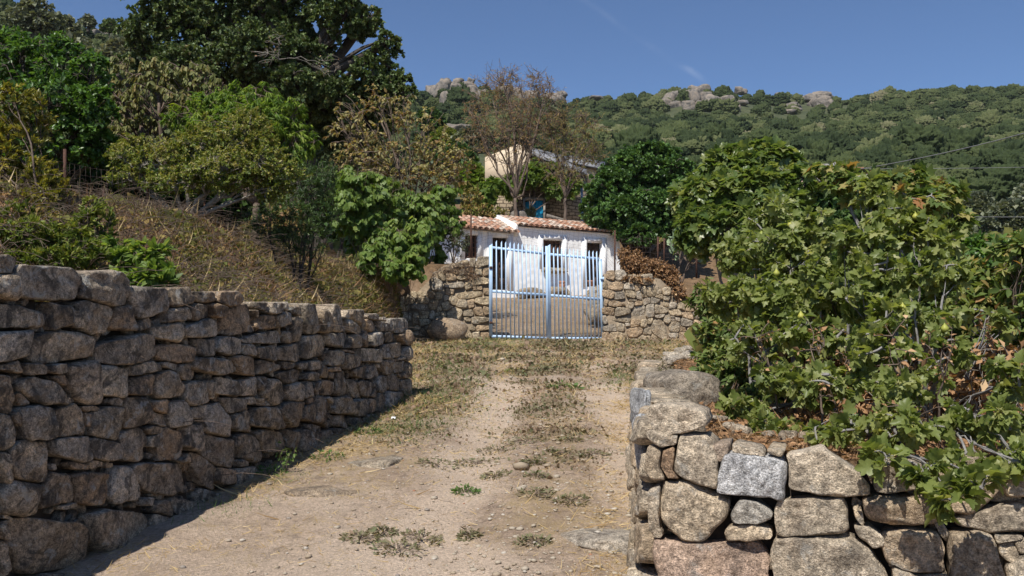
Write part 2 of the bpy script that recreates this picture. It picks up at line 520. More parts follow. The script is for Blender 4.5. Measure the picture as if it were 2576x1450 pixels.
# straw litter
mp = node(ns, "ShaderNodeMapping"); mp.inputs['Scale'].default_value = (1, 0.35, 1); mp.inputs['Rotation'].default_value = (0, 0, 0.6); ls.new(v, mp.inputs[0])
n4 = noise_tex(ns, ls, mp.outputs[0], 38, 6, 0.75, 1.5)
n4b = noise_tex(ns, ls, v, 2.2, 5, 0.65)
mu = node(ns, "ShaderNodeMath", operation='MULTIPLY'); ls.new(n4, mu.inputs[0]); ls.new(n4b, mu.inputs[1])
ad = node(ns, "ShaderNodeMath", operation='MULTIPLY_ADD', i_1=0.16); ls.new(sep.outputs[0], ad.inputs[0]); ls.new(mu.outputs[0], ad.inputs[2])
r4 = ramp(ns, [(0.33, 0.0), (0.46, 0.8)]); ls.new(ad.outputs[0], r4.inputs[0])
rb = ramp(ns, [(0.08, 0.8), (0.45, 0.0)]); ls.new(sep.outputs[0], rb.inputs[0]); c_ = mixc(ns, ls, rb.outputs[0], c_, mixc(ns, ls, 1.0, r2.outputs[0], (0.66, 0.52, 0.395), 'MULTIPLY'))
c_ = mixc(ns, ls, r4.outputs[0], c_, (0.44, 0.325, 0.175))
# matted weeds between the blades
n5 = noise_tex(ns, ls, v, 9, 7, 0.7)
a5 = node(ns, "ShaderNodeMath", operation='MULTIPLY_ADD', i_1=0.35); ls.new(sep.outputs[1], a5.inputs[0]); ls.new(n5, a5.inputs[2])
r5 = ramp(ns, [(0.6, 0.0), (0.78, 0.7)]); ls.new(a5.outputs[0], r5.inputs[0])
c_ = mixc(ns, ls, r5.outputs[0], c_, (0.26, 0.20, 0.125))
# bank soil
n6 = noise_tex(ns, ls, v, 6, 7, 0.7)
r6 = ramp(ns, [(0.35, (0.14, 0.09, 0.05)), (0.65, (0.27, 0.175, 0.10))]); ls.new(n6, r6.inputs[0])
c_ = mixc(ns, ls, sep.outputs[2], c_, r6.outputs[0])
bb = node(ns, "ShaderNodeMath", operation='ADD'); ls.new(n2_, bb.inputs[0]); ls.new(n3, bb.inputs[1])
finish(ns, ls, c_, 0.95, bb.outputs[0], 0.9, 0.022, 0.15)
tag(g.build("ground", m_ground, smoothed=True), "sloping bare earth ground with track and banks", None, None, "structure")

# ------------------------------------------------------------------ hillside
AZ = np.linspace(math.radians(-58), math.radians(58), 160)
def skyline(az):
    u = 1288 + F * np.tan(az)
    v = np.interp(u, [-2200, -600, 0, 180, 300, 420, 640, 900, 1060, 1140, 1210, 1300, 1400, 1470, 1600, 1740, 1850, 2000, 2100, 2300, 2576, 3200, 4800],
                  [-300, -150, 10, 85, 100, 165, 215, 240, 258, 228, 234, 252, 256, 264, 252, 232, 240, 252, 252, 240, 228, 215, 230])
    dd = np.interp(u, [-2000, 0, 300, 700, 1100, 1300, 1500, 2576, 4000], [90, 110, 120, 190, 250, 290, 330, 330, 330])
    return u, v, dd
def hill_base(az, y):
    return np.where(az < 0, 9.0, np.interp(az, [0, 0.1, 0.45], [9.0, 8.0, 6.8]))
R0 = 44.0
def hill_z(az, yy):
    """height of the hillside at forward distance yy in direction az"""
    u, v, dd = skyline(az)
    up = (725 - v) / F
    d = ray(u, v); zt = EYE[2] + d[..., 2] / d[..., 1] * dd
    t = np.clip((yy - R0) / (dd - R0), 0, 1.6)
    zb = hill_base(az, yy)
    prof = np.where(t < 1, 0.75 * t + 0.25 * t * t, 1 - 0.35 * (t - 1))
    z = zb + (zt - zb) * prof
    x = np.tan(az) * yy
    return z + (2.0 * n2(x, yy, 0.03, 51) + 0.6 * n2(x, yy, 0.12, 52)) * np.clip(t * 6, 0, 1) * (0.3 + 0.7 * np.clip((1 - t) * 8, 0, 1))
tt = np.concatenate([np.linspace(-0.02, 1, 90), np.linspace(1.03, 1.5, 12)])
A2, T2 = np.meshgrid(AZ, tt)
_, _, DD = skyline(A2)
YY = R0 + T2 * (DD - R0)
ZZ = hill_z(A2, YY) - np.where(T2 < 0.0, 2.0, 0)
hx = np.tan(A2) * YY
idx = np.arange(A2.size).reshape(A2.shape)
q = np.stack([idx[:-1, :-1], idx[:-1, 1:], idx[1:, 1:], idx[1:, :-1]], -1).reshape(-1, 4)
h = MB(); h.add(np.stack([hx, YY, ZZ], -1).reshape(-1, 3), q.ravel(), np.full(len(q), 4), 0.5)
m_hill, ns, ls = newmat("hill_scrub_soil")
tc = node(ns, "ShaderNodeTexCoord")
f = noise_tex(ns, ls, tc.outputs['Object'], 0.25, 8, 0.7)
r = ramp(ns, [(0.35, (0.035, 0.048, 0.02)), (0.6, (0.08, 0.088, 0.04)), (0.78, (0.19, 0.155, 0.095))]); ls.new(f, r.inputs[0])
finish(ns, ls, r.outputs[0], 0.95, f, 0.8, 0.6)
tag(h.build("hills", m_hill, smoothed=True), "wooded granite hillside behind the garden", None, None, "structure")


def crown_obj(seed):
    """one crown of the far woodland: a lumpy dome with leafy relief"""
    bm = bmesh.new(); bmesh.ops.create_icosphere(bm, subdivisions=6, radius=1.0)
    V = np.array([v.co[:] for v in bm.verts]); Fc = [tuple(v.index for v in f.verts) for f in bm.faces]; bm.free()
    big = vnoise(V * 1.5 + seed * 9.1, seed) * 0.20 + np.abs(vnoise(V * 3.2 + seed * 3.3, seed + 5)) * 0.30
    med = vnoise(V * 8 + seed, seed + 8) * 0.075; fin = vnoise(V * 17 + seed, seed + 9) * .065 + vnoise(V * 34, seed + 10) * .06
    mb = MB(); mb.faces(V * (0.78 + big + med + fin)[:, None] * np.array([1, 1, 0.85]), Fc, np.clip(0.45 + vnoise(V * 14, seed + 11) * .14 + vnoise(V * 30, seed + 12) * .16, .2, .8))
    return mb


rw = np.random.default_rng(5)
NT = 24000
az = rw.uniform(math.radians(-34), math.radians(34), NT)
_, vs, dd = skyline(az)
tq = np.sqrt(rw.uniform(0.0, 1.0, NT)) * 1.03
ys = R0 + 2 + tq * (dd - R0 - 4)
xs = np.tan(az) * ys
rad = rw.uniform(1.25, 2.1, NT) + 2.1 * rw.random(NT) ** 2.4
rad *= np.where(ys < 90, 0.75, 1.0) * np.where(xs / ys < -0.3, 0.7, 1.0) * (1 - 0.3 * np.clip((tq - .9) * 10, 0, 1))
zs = hill_z(az, ys)
uu = 1288 + F * np.tan(az); vt = 880 - (zs + 1.4 * rad - EYE[2]) / ys * F; vb = 880 - (zs + .3 * rad - EYE[2]) / ys * F; ru_ = rad / ys * F
ok = np.ones(NT, bool)
for a0, a1, t0, t1 in ((1058, 1200, 190, 282), (1655, 1870, 208, 280), (1952, 2100, 230, 288), (1870, 1900, 215, 275), (1910, 1955, 240, 290), (2125, 2160, 230, 285), (1390, 1460, 230, 262), (1215, 1360, 225, 262), (1110, 1170, 305, 335)):
    ok &= ~((uu + ru_ * .6 > a0) & (uu - ru_ * .6 < a1) & (vb > t0) & (vt < t1) & (rw.random(NT) < .93))
sel = []
SX = np.zeros(NT); SY = np.zeros(NT); SR = np.zeros(NT); m_ = 0
thin = n2(xs, ys, 0.022, 61)
for k in range(NT):
    if not ok[k] or rw.random() > .9 + thin[k]: continue
    if m_ and (((SX[:m_] - xs[k]) ** 2 + (SY[:m_] - ys[k]) ** 2) < (0.72 * (SR[:m_] + rad[k])) ** 2).any(): continue
    SX[m_], SY[m_], SR[m_] = xs[k], ys[k], rad[k]; m_ += 1; sel.append(k)
sel = np.array(sel); az, ys, xs, zs, rad, tq = az[sel], ys[sel], xs[sel], zs[sel], rad[sel], tq[sel]
sp_ = n2(xs, ys, 0.03, 71) * 0.24 + rw.normal(0, .2, len(az)) + 0.42
m_wood, ns, ls = newmat("far_foliage")
a1 = node(ns, "ShaderNodeAttribute", attribute_name="tint"); a2 = node(ns, "ShaderNodeAttribute", attribute_name="species"); a2.attribute_type = 'INSTANCER'
ad = node(ns, "ShaderNodeMath", operation='ADD'); ls.new(a1.outputs['Fac'], ad.inputs[0]); ls.new(a2.outputs['Fac'], ad.inputs[1])
sb_ = node(ns, "ShaderNodeMath", operation='SUBTRACT', i_1=0.46); ls.new(ad.outputs[0], sb_.inputs[0])
r = ramp(ns, [(0.0, (0.022, 0.034, 0.015)), (0.3, (0.040, 0.056, 0.021)), (0.55, (0.064, 0.080, 0.030)), (0.8, (0.105, 0.115, 0.050)), (1.0, (0.165, 0.15, 0.09))]); ls.new(sb_.outputs[0], r.inputs[0])
finish(ns, ls, r.outputs[0], 0.85, spec=0.12)
kinds = bpy.data.collections.new("woodland_crowns")
for k in range(6):
    o = crown_obj(k + 1).build("crown", m_wood); COL.objects.unlink(o); kinds.objects.link(o)
me = bpy.data.meshes.new("hillside_woodland")
pts_ = np.stack([xs, ys, zs + rad * 0.42], -1).astype(np.float32)
me.vertices.add(len(pts_)); me.vertices.foreach_set("co", pts_.ravel())
for nm_, arr, ty, key in (("rad", np.stack([rad, rad, rad * rw.uniform(.95, 1.4, len(rad))], -1), 'FLOAT_VECTOR', 'vector'), ("spin", np.stack([0 * rad, 0 * rad, rw.uniform(0, 6.28, len(rad))], -1), 'FLOAT_VECTOR', 'vector'), ("species", np.clip(sp_, .05, .95), 'FLOAT', 'value')):
    at = me.attributes.new(nm_, ty, 'POINT'); at.data.foreach_set(key, np.ascontiguousarray(arr, dtype=np.float32).ravel())
wd = bpy.data.objects.new("hillside_woodland", me); COL.objects.link(wd); me.materials.append(m_wood)
ng = bpy.data.node_groups.new("woodland", 'GeometryNodeTree')
ng.interface.new_socket("Geometry", in_out='INPUT', socket_type='NodeSocketGeometry'); ng.interface.new_socket("Geometry", in_out='OUTPUT', socket_type='NodeSocketGeometry')
gi = ng.nodes.new("NodeGroupInput"); go = ng.nodes.new("NodeGroupOutput"); iop = ng.nodes.new("GeometryNodeInstanceOnPoints"); ci = ng.nodes.new("GeometryNodeCollectionInfo")
ci.inputs['Collection'].default_value = kinds; ci.inputs['Separate Children'].default_value = True; ci.inputs['Reset Children'].default_value = True
iop.inputs['Pick Instance'].default_value = True
def nattr(nm_, ty):
    n_ = ng.nodes.new("GeometryNodeInputNamedAttribute"); n_.data_type = ty; n_.inputs['Name'].default_value = nm_; return n_.outputs['Attribute']
e2r = ng.nodes.new("FunctionNodeEulerToRotation"); ng.links.new(nattr("spin", 'FLOAT_VECTOR'), e2r.inputs[0])
ng.links.new(gi.outputs[0], iop.inputs['Points']); ng.links.new(ci.outputs[0], iop.inputs['Instance']); ng.links.new(e2r.outputs[0], iop.inputs['Rotation']); ng.links.new(nattr("rad", 'FLOAT_VECTOR'), iop.inputs['Scale']); ng.links.new(iop.outputs[0], go.inputs[0])
md = wd.modifiers.new("woodland", 'NODES'); md.node_group = ng
tag(wd, "evergreen oak scrub covering the far hillside", None, None, "stuff")


# ------------------------------------------------------------------ rocks
def rock(mb, c, size, rotz=0.0, seed=0, sub=3, block=0.6, tint=(0.3, 0.27, 0.22), rough=0.1, tilt=0.0, cuts=5):
    bm = bmesh.new(); bmesh.ops.create_icosphere(bm, subdivisions=sub, radius=1.0)
    V = np.array([v.co[:] for v in bm.verts]); Fc = np.array([[v.index for v in f.verts] for f in bm.faces]); bm.free()
    rg = np.random.default_rng(seed + 1000)
    p = 2 + 6 * block
    V = V / ((np.abs(V) ** p).sum(-1) ** (1 / p))[:, None]
    for k in range(cuts):
        nrm = unit(rg.normal(size=3)); lim = rg.uniform(0.72, 0.98)
        dd_ = V @ nrm; V = V - np.clip(dd_ - lim, 0, None)[:, None] * nrm
    V = V * (1 + rough * (fbm(V * 1.3 + seed * 3.7, seed, 2) + 0.35 * fbm(V * 5 + seed, seed + 3, 3)))[:, None]
    V = V * np.asarray(size) * 0.5
    cx, sx = math.cos(tilt), math.sin(tilt)
    V = V @ np.array([[cx, 0, sx], [0, 1, 0], [-sx, 0, cx]])
    ca, sa = math.cos(rotz), math.sin(rotz)
    V = V @ np.array([[ca, sa, 0], [-sa, ca, 0], [0, 0, 1.0]])
    mb.add(V + np.asarray(c), Fc.ravel(), np.full(len(Fc), 3), tint)


m_crag, ns, ls = newmat("crag_granite")
tc = node(ns, "ShaderNodeTexCoord")
f = noise_tex(ns, ls, tc.outputs['Object'], 0.55, 8, 0.65, 0.6)
r = ramp(ns, [(0.34, (0.07, 0.066, 0.06)), (0.48, (0.20, 0.175, 0.15)), (0.7, (0.33, 0.265, 0.205))]); ls.new(f, r.inputs[0])
finish(ns, ls, r.outputs[0], 0.95, f, 0.9, 0.7)


def outcrop(label, blocks, conv, Y, seed):
    """blocks are (x, y, w, h) of a crag's boulders; they stand at one distance on the slope"""
    ox, oy, sc = conv
    P = []
    for (x, y, w_, h_) in blocks:
        P.append(((ox + x / sc) * .629, (oy + y / sc) * .629, w_ / sc * .629, h_ / sc * .629))
    base = D(np.mean([p[0] for p in P]), max(p[1] + p[3] / 2 for p in P), Y)
    t = thing("rock_outcrop", label, "rock outcrop", base, "granite crags on the hillside")
    for k, (u, v_, w_, h_) in enumerate(P):
        rg = np.random.default_rng(seed + k)
        az_ = math.atan((u - 1288) / F); yy_ = np.linspace(50, Y + 60, 900); dv = ray(u, v_ + h_ * .25)
        hit = np.nonzero(EYE[2] + dv[2] / dv[1] * yy_ <= hill_z(np.full(900, az_), yy_))[0]
        mb = MB(); yk = yy_[hit[0]] if len(hit) else Y + 25
        yk = min(max(yk, Y - 60), Y + 28); s = yk / F
        rock(mb, D(u, v_, yk), (w_ * s * 1.45, (w_ + h_) * s * 0.55 + 2.0, h_ * s * 1.5), rg.uniform(-.4, .4), seed + k, 3, rg.uniform(.5, 1.0), rough=0.16, tilt=rg.uniform(-.2, .2))
        mb.build("boulder", m_crag, t)


outcrop("blocky granite crag on the skyline just left of the bare almond tree",
        [(1085, 500, 60, 70), (1125, 492, 50, 75), (1165, 475, 50, 70), (1228, 445, 48, 38), (1292, 442, 30, 30), (1213, 487, 45, 55), (1275, 480, 65, 50), (1165, 550, 50, 90), (1205, 548, 50, 80), (1270, 523, 55, 45), (1275, 555, 50, 40), (1320, 500, 50, 60), (1370, 520, 50, 50)],
        (900, 0, 1.318), 235, 100)
outcrop("largest pale granite crag on the ridge near the middle of the hill",
        [(1060, 235, 45, 30), (1085, 215, 40, 45), (1112, 208, 38, 50), (1142, 208, 44, 52), (1190, 188, 52, 40), (1215, 168, 50, 24), (1183, 214, 34, 64), (1228, 205, 46, 40), (1252, 228, 44, 42), (1162, 240, 40, 30), (1215, 240, 40, 26), (1105, 238, 40, 24), (1160, 185, 40, 26)],
        (1650, 200, 1.053), 300, 200)
outcrop("rounded granite hump with broken foot lying right of the largest crag",
        [(1672, 204, 50, 30), (1710, 206, 64, 38), (1722, 232, 44, 40), (1748, 238, 36, 34), (1735, 222, 50, 30), (1695, 230, 40, 26)],
        (1650, 200, 1.053), 300, 300)
outcrop("cluster of small upright boulders between the largest crag and the rounded hump",
        [(1330, 232, 44, 46), (1350, 248, 34, 30), (1378, 174, 34, 20), (1392, 180, 26, 16), (1422, 220, 52, 18), (1385, 226, 34, 14)],
        (1650, 200, 1.053), 302, 400)
outcrop("low flat granite slabs half buried in scrub below the rounded hump",
        [(1580, 266, 44, 16), (1605, 258, 40, 18), (1585, 240, 52, 16), (1545, 195, 30, 16), (1620, 245, 26, 16)],
        (1650, 200, 1.053), 298, 500)
outcrop("scattered granite boulders among dark trees at the right of the ridge",
        [(1890, 246, 40, 34), (1905, 232, 30, 24), (1880, 220, 34, 16), (1960, 188, 26, 12), (2012, 214, 40, 20), (1885, 300, 26, 16)],
        (1650, 200, 1.053), 300, 600)
outcrop("small low boulders standing alone in the scrub far below the crags",
        [(1165, 302, 48, 16), (1012, 326, 42, 12), (1000, 286, 30, 18), (850, 250, 30, 20), (950, 315, 14, 12)],
        (1650, 200, 1.053), 280, 700)
outcrop("broken grey rocks on the ridge behind the bare almond tree",
        [(575, 205, 60, 30), (600, 215, 50, 40), (630, 190, 30, 20), (725, 246, 30, 22), (380, 190, 60, 50), (450, 195, 60, 44), (505, 200, 44, 40), (775, 205, 40, 12)],
        (1650, 200, 1.053), 285, 800)
outcrop("pale flat granite ledge half way up the slope behind the fruit tree",
        [(1090, 322, 40, 14), (1130, 325, 46, 16), (1160, 330, 40, 18)], (0, 0, 0.629), 95, 900)
outcrop("grey ledge between the small trees on the left skyline",
        [(230, 92, 40, 20), (265, 90, 50, 18), (290, 98, 30, 16), (150, 120, 30, 14)], (0, 0, 0.629), 100, 950)
# ------------------------------------------------------------------ dry-stone walls
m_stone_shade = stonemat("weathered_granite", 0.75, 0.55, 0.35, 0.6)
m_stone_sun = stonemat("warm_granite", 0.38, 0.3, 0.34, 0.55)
m_stone_grey = stonemat("cut_grey_granite", 0.06, 0.0, 0.0, 0.6)
m_core = plain("wall_core_earth", (0.07, 0.052, 0.038), 0.95, 0.4, 9, bump=0.6)
m_mortar = plain("old_mortar", (0.25, 0.195, 0.135), 0.95, 0.25, 14, bump=0.7)


def chaikin(p, it=1, r=0.18):
    for _ in range(it):
        a = p; b = np.roll(p, -1, 0)
        p = np.stack([a * (1 - r) + b * r, a * r + b * (1 - r)], 1).reshape(-1, 2)
    return p


def resample(p, n):
    q = np.concatenate([p, p[:1]]); L = np.concatenate([[0], np.cumsum(np.linalg.norm(np.diff(q, axis=0), axis=1))])
    t = np.linspace(0, L[-1], n, endpoint=False)
    return np.stack([np.interp(t, L, q[:, 0]), np.interp(t, L, q[:, 1])], -1)


def clip_poly(p, c, n):
    """keep the side where (x-c).n <= 0"""
    d = (p - c) @ n; o = []
    for i in range(len(p)):
        j = (i + 1) % len(p)
        if d[i] <= 0: o.append(p[i])
        if (d[i] < 0) != (d[j] < 0) and abs(d[i] - d[j]) > 1e-12:
            o.append(p[i] + (p[j] - p[i]) * d[i] / (d[i] - d[j]))
    return np.array(o)


def pack(boxes, seed, gap=0.008, grow=0.09, far=0.06, gapx=0.0):
    """boxes (n,4) cx cy w h in wall metres -> one irregular polygon per stone, neighbours trimmed against each other"""
    rg = np.random.default_rng(seed); B = np.asarray(boxes, float); out = []
    for i, (x, y, w_, h_) in enumerate(B):
        a, b = w_ * (.5 + grow), h_ * (.5 + grow)
        k = [rg.uniform(.1, .46) for _ in range(4)]
        p = np.array([(-a + 2 * a * k[0] * .6, -b), (a - 2 * a * k[1] * .6, -b), (a, -b + 2 * b * k[1]), (a, b - 2 * b * k[2]),
                      (a - 2 * a * k[2] * .6, b), (-a + 2 * a * k[3] * .6, b), (-a, b - 2 * b * k[3]), (-a, -b + 2 * b * k[0])])
        p = p * (1 + rg.uniform(-.07, .07, (8, 1)))
        rt = rg.uniform(-.07, .07); p = p @ np.array([[math.cos(rt), math.sin(rt)], [-math.sin(rt), math.cos(rt)]]) + (x, y)
        for j, (x2, y2, w2, h2) in enumerate(B):
            if i == j: continue
            dx, dy = x2 - x, y2 - y
            sw, sh = (w_ + w2) / 2, (h_ + h2) / 2
            a_, b_ = abs(dx) / sw, abs(dy) / sh
            if max(a_, b_) > 1.45: continue
            n = np.array([np.sign(dx) * a_ ** 5 / sw, np.sign(dy) * b_ ** 5 / sh]) + 1e-9
            n = n / np.linalg.norm(n)
            jit = ((min(i, j) * 131 + max(i, j) * 57) * 7919 % 1000 / 1000 - .5) * 0.66
            cj, sj = math.cos(jit), math.sin(jit); n = np.array([n[0] * cj - n[1] * sj, n[0] * sj + n[1] * cj])
            c_ = np.array([x + dx * w_ / (w_ + w2), y + dy * h_ / (h_ + h2)]) - n * gap * (1 + gapx * abs(n[0]))
            if (c_ - (x, y)) @ n < 0.12 * min(w_, h_): continue
            pp = clip_poly(p, c_, n)
            if len(pp) >= 3 and area(pp) > .25 * w_ * h_: p = pp
        out.append(p)
    return out


def inside(pt, poly):
    x, y = pt; c_ = False; j = len(poly) - 1
    for i in range(len(poly)):
        if (poly[i][1] > y) != (poly[j][1] > y) and x < (poly[j][0] - poly[i][0]) * (y - poly[i][1]) / (poly[j][1] - poly[i][1] + 1e-12) + poly[i][0]: c_ = not c_
        j = i
    return c_


def area(p):
    x, y = p[:, 0], p[:, 1]
    return 0.5 * abs((x * np.roll(y, -1) - y * np.roll(x, -1)).sum())


def stone_mesh(mb, poly, to3, depth, bulge, seed, tint, push=0.0, N=34, rnd=0.2):
    """a rough block whose face follows the polygon; to3 maps (s, t, out) to the world"""
    rg = np.random.default_rng(seed)
    c_ = poly.mean(0); size = math.sqrt(area(poly)); N = N if N < 30 else (30 if size < .12 else 44 if size < .2 else 72)
    p = resample(chaikin(np.asarray(poly), 2, rnd), N)
    ang = np.arange(N) / N * 6.283
    wob = vnoise(np.stack([np.cos(ang) * 2.2, np.sin(ang) * 2.2, np.full(N, seed * 1.7)], -1), seed) * 0.05
    p = c_ + (p - c_) * (1 + wob)[:, None]
    rings = [(0.9, -depth), (0.97, -depth * 0.6), (1.0, -0.35 * bulge - .1 * size), (0.995, -.10 * size * .6), (0.96, -.02 * size), (0.91, -.004 * size)] + [(f_, 0.0) for f_ in (np.linspace(.85, .06, 14) if size > .2 else np.linspace(.82, .12, 7) if size > .12 else (.78, .55, .3))]
    tl = rg.normal(0, .10, 2)
    pl = [(unit(rg.normal(size=2)) * rg.uniform(.15, .5), rg.uniform(.02, .4)) for _ in range(4)]
    V = []
    for f, w0 in rings:
        qd = (p - c_) * f
        x = qd / size
        ww = w0 + bulge * (1 - f ** 3.2) if f < .97 or w0 > -.05 * size else np.full(N, w0)
        ww = np.broadcast_to(ww, (N,)).astype(float).copy()
        if w0 > -.15 * size:
            cap = np.full(N, 10.0)
            for gvec, off in pl: cap = np.minimum(cap, off * bulge * 2 - (x @ gvec) * size * .42 + bulge * .2)
            ww = np.minimum(ww, cap) + (x @ tl) * size * .6
        q3 = np.concatenate([qd + c_, ww[:, None]], -1)
        nz = fbm(q3 / size * 2.1 + seed * 5.1, seed, 3) * 0.034 * size + fbm(q3 * 19 + seed, seed + 9, 3) * 0.0085
        q3[:, 2] += nz + push
        q3[:, :2] += (vnoise(q3 * 22 + 3.3, seed + 4) * 0.006)[:, None]
        V.append(q3)
    ctr = V[-1].mean(0); back = V[0].mean(0)
    K = len(rings); V = np.concatenate(V + [ctr[None], back[None]])
    idx = np.arange(K * N).reshape(K, N)
    a = idx[:-1]; b = idx[1:]
    q4 = np.stack([a, np.roll(a, -1, 1), np.roll(b, -1, 1), b], -1).reshape(-1, 4)
    t1 = np.stack([idx[-1], np.roll(idx[-1], -1), np.full(N, K * N)], -1)
    t2 = np.stack([np.roll(idx[0], -1), idx[0], np.full(N, K * N + 1)], -1)
    W = to3(V[:, 0], V[:, 1], V[:, 2])
    mb.add(W, np.concatenate([q4.ravel(), t1.ravel(), t2.ravel()]), np.concatenate([np.full(len(q4), 4), np.full(2 * N, 3)]), tint)


def signed(poly):
    x, y = poly[:, 0], poly[:, 1]
    return poly if (x * np.roll(y, -1) - y * np.roll(x, -1)).sum() > 0 else poly[::-1]


def wall_of(root, polys, to3, mat, pal, depth, bulge, seed, keep_parts=100, filler=0, fill_box=None, fill_r=(.025, .06), back=-0.12, skip_fill=None, special=None, rnd=0.2):
    """each large stone is a part of its wall; what is left over goes into one part of small stones"""
    rg = np.random.default_rng(seed)
    order = np.argsort([-area(p) for p in polys]); big = set(order[:keep_parts].tolist())
    rest = MB(); nrest = 0
    for i, p in enumerate(polys):
        p = signed(np.asarray(p, float)); sz = math.sqrt(area(p))
        tint = np.array(pal[rg.integers(len(pal))]) * rg.uniform(.82, 1.2)
        mt = mat
        if special and i in special: tint, mt = special[i]
        mb = MB() if (i in big or (special and i in special)) else rest
        stone_mesh(mb, p, to3, depth * rg.uniform(.8, 1.1), min(bulge, sz * .28) * rg.uniform(.6, 1.25), seed * 31 + i, tint, rg.uniform(-.02, .035) * min(1, sz / .25), rnd=rnd)
        if mb is not rest: mb.build("stone", mt, root, True)
        else: nrest += 1
    if filler:
        x0, x1, y0, y1 = fill_box; bb = [(p.min(0), p.max(0)) for p in polys]; put = []
        for k in range(filler):
            x, y = rg.uniform(x0, x1), rg.uniform(y0, y1)
            if skip_fill and skip_fill(x, y): continue
            if any((x > a[0]) and (x < b[0]) and (y > a[1]) and (y < b[1]) and inside((x, y), p) for p, (a, b) in zip(polys, bb)): continue
            r_ = rg.uniform(*fill_r)
            if any((x - a) ** 2 + (y - b) ** 2 < (0.8 * (r_ + c_)) ** 2 for a, b, c_ in put): continue
            put.append((x, y, r_))
            m_ = rg.integers(5, 8); an = np.sort(rg.uniform(0, 6.28, m_))
            p = np.stack([x + r_ * 1.3 * np.cos(an), y + r_ * np.sin(an)], -1)
            if area(p) < r_ * r_ * .6: continue
            stone_mesh(rest, signed(p), to3, depth * .5, r_ * .5, seed * 77 + k, np.array(pal[rg.integers(len(pal))]) * rg.uniform(.75, 1.15), -0.045 - r_ * .3, N=16)
            nrest += 1
    if nrest: rest.build("small_stone", mat, root, True, kind="stuff")


# ---- left wall (traced from two close crops: centre x, y, width, height)
C1 = """50,165,130,75;60,255,140,110;248,255,270,150;475,270,190,130;650,330,190,120;790,305,115,75;770,370,105,80;860,355,90,85;885,305,80,50;935,345,75,65;970,315,100,70;1008,390,150,140
110,372,265,130;290,375,95,110;355,392,50,70;430,380,150,140;545,385,120,100;627,410,60,55;725,438,140,85;865,432,150,85
75,498,155,125;285,500,280,150;550,508,245,130;755,525,170,85;880,510,85,95;973,497,105,70;1055,512,65,60
70,590,130,50;150,595,110,50;268,592,65,45;615,592,130,50;720,583,70,25;900,585,180,95;1060,585,150,85;365,650,125,170;190,680,200,115;270,640,60,40;492,655,120,130;605,660,95,90;715,665,120,120;775,610,50,60;820,690,95,100;880,680,45,60;940,665,110,90;1045,665,105,90
40,705,90,150;110,725,40,50;305,725,40,25;160,815,145,145;298,810,140,135;380,760,60,25;375,800,30,50;445,820,145,125;500,730,60,35;577,770,125,125;672,745,75,60;665,805,60,55;740,790,95,120;815,775,55,50;895,810,105,125;972,740,90,65;1050,725,50,35;1000,820,85,95
38,850,85,145;82,800,30,50;135,975,190,165;300,925,165,100;440,935,150,95;573,915,145,150;640,885,60,50;710,905,140,145;645,850,70,45;795,875,110,130;905,930,140,135;985,885,35,50;1025,910,90,130
20,1005,50,115;210,1000,30,30;240,1085,130,185;325,998,70,38;400,990,70,35;380,1085,150,175;505,1075,115,145;445,990,30,25;680,1050,240,160;775,965,45,45;835,1020,100,170;930,1035,80,60;1000,985,40,30;1010,1045,110,100
95,1140,190,150;10,1265,40,60;490,1250,280,180;180,1320,330,250;285,1160,60,25;660,1165,75,65;600,1140,50,40;745,1165,120,80;865,1120,110,70;640,1215,50,40;10,1370,40,130;-60,1290,90,260;-60,1060,90,190;-60,890,80,150;-70,700,110,200;-60,530,100,120;-70,400,100,110;-60,260,90,130;-160,1300,110,250;-160,1050,110,230;-160,830,110,190;-170,640,120,170;-160,460,110,170;-160,300,110,140;-60,1470,120,130;180,1490,330,110"""
C2 = """300,415,110,60;405,435,130,95;490,410,40,55;335,510,145,130;475,500,120,120;575,440,70,60;280,455,35,70;660,510,130,200;755,525,85,150;862,510,125,190;925,465,40,60;965,555,95,110;1010,505,120,120;1105,550,100,95;1120,490,100,45;1195,555,90,80;1300,555,120,100;1190,505,40,30
325,635,300,120;560,590,75,170;505,640,60,80;690,705,215,180;860,660,155,130;970,660,100,115;1050,650,65,120;1130,645,110,115;1225,632,110,75;1305,635,45,60
330,750,160,100;500,755,195,160;835,800,140,140;930,735,70,35;940,805,110,125;1075,775,170,125;1175,735,70,130;1265,730,130,120;1345,690,40,80;1345,760,40,40
300,855,220,130;500,835,95,60;590,840,85,70;680,840,110,75;800,862,85,50;1125,835,40,35;1175,850,90,120;1290,850,140,120;1245,805,30,25;1300,790,60,30
500,910,185,115;655,912,110,75;735,885,65,100;800,910,50,55;870,965,140,190;995,890,105,95;1080,880,85,105
275,960,120,90;365,1035,185,215;515,1035,130,140;618,1010,70,120;690,985,60,65;768,1000,95,140;935,1010,95,140;1040,1005,140,130;1140,975,95,130;1230,960,120,130;1325,1000,75,130;1330,895,65,70;1280,915,30,40
290,1110,70,65;300,1215,200,190;475,1190,155,200;605,1185,120,190;725,1165,175,270;630,1095,50,50;865,1130,150,145;970,1160,115,150;1060,1140,70,130;1125,1105,95,150;1080,1040,50,60;1200,1080,90,120;1275,1075,75,90;770,1090,45,55
350,1370,210,160;650,1290,90,85;500,1370,100,120;585,1370,120,150;730,1370,160,130;850,1240,85,100;940,1250,110,110;1050,1220,90,100;820,1340,120,90;420,1260,40,40"""


def parse(s): return np.array([[float(t) for t in b.split(',')] for b in s.replace('\n', ';').split(';') if b.strip()])


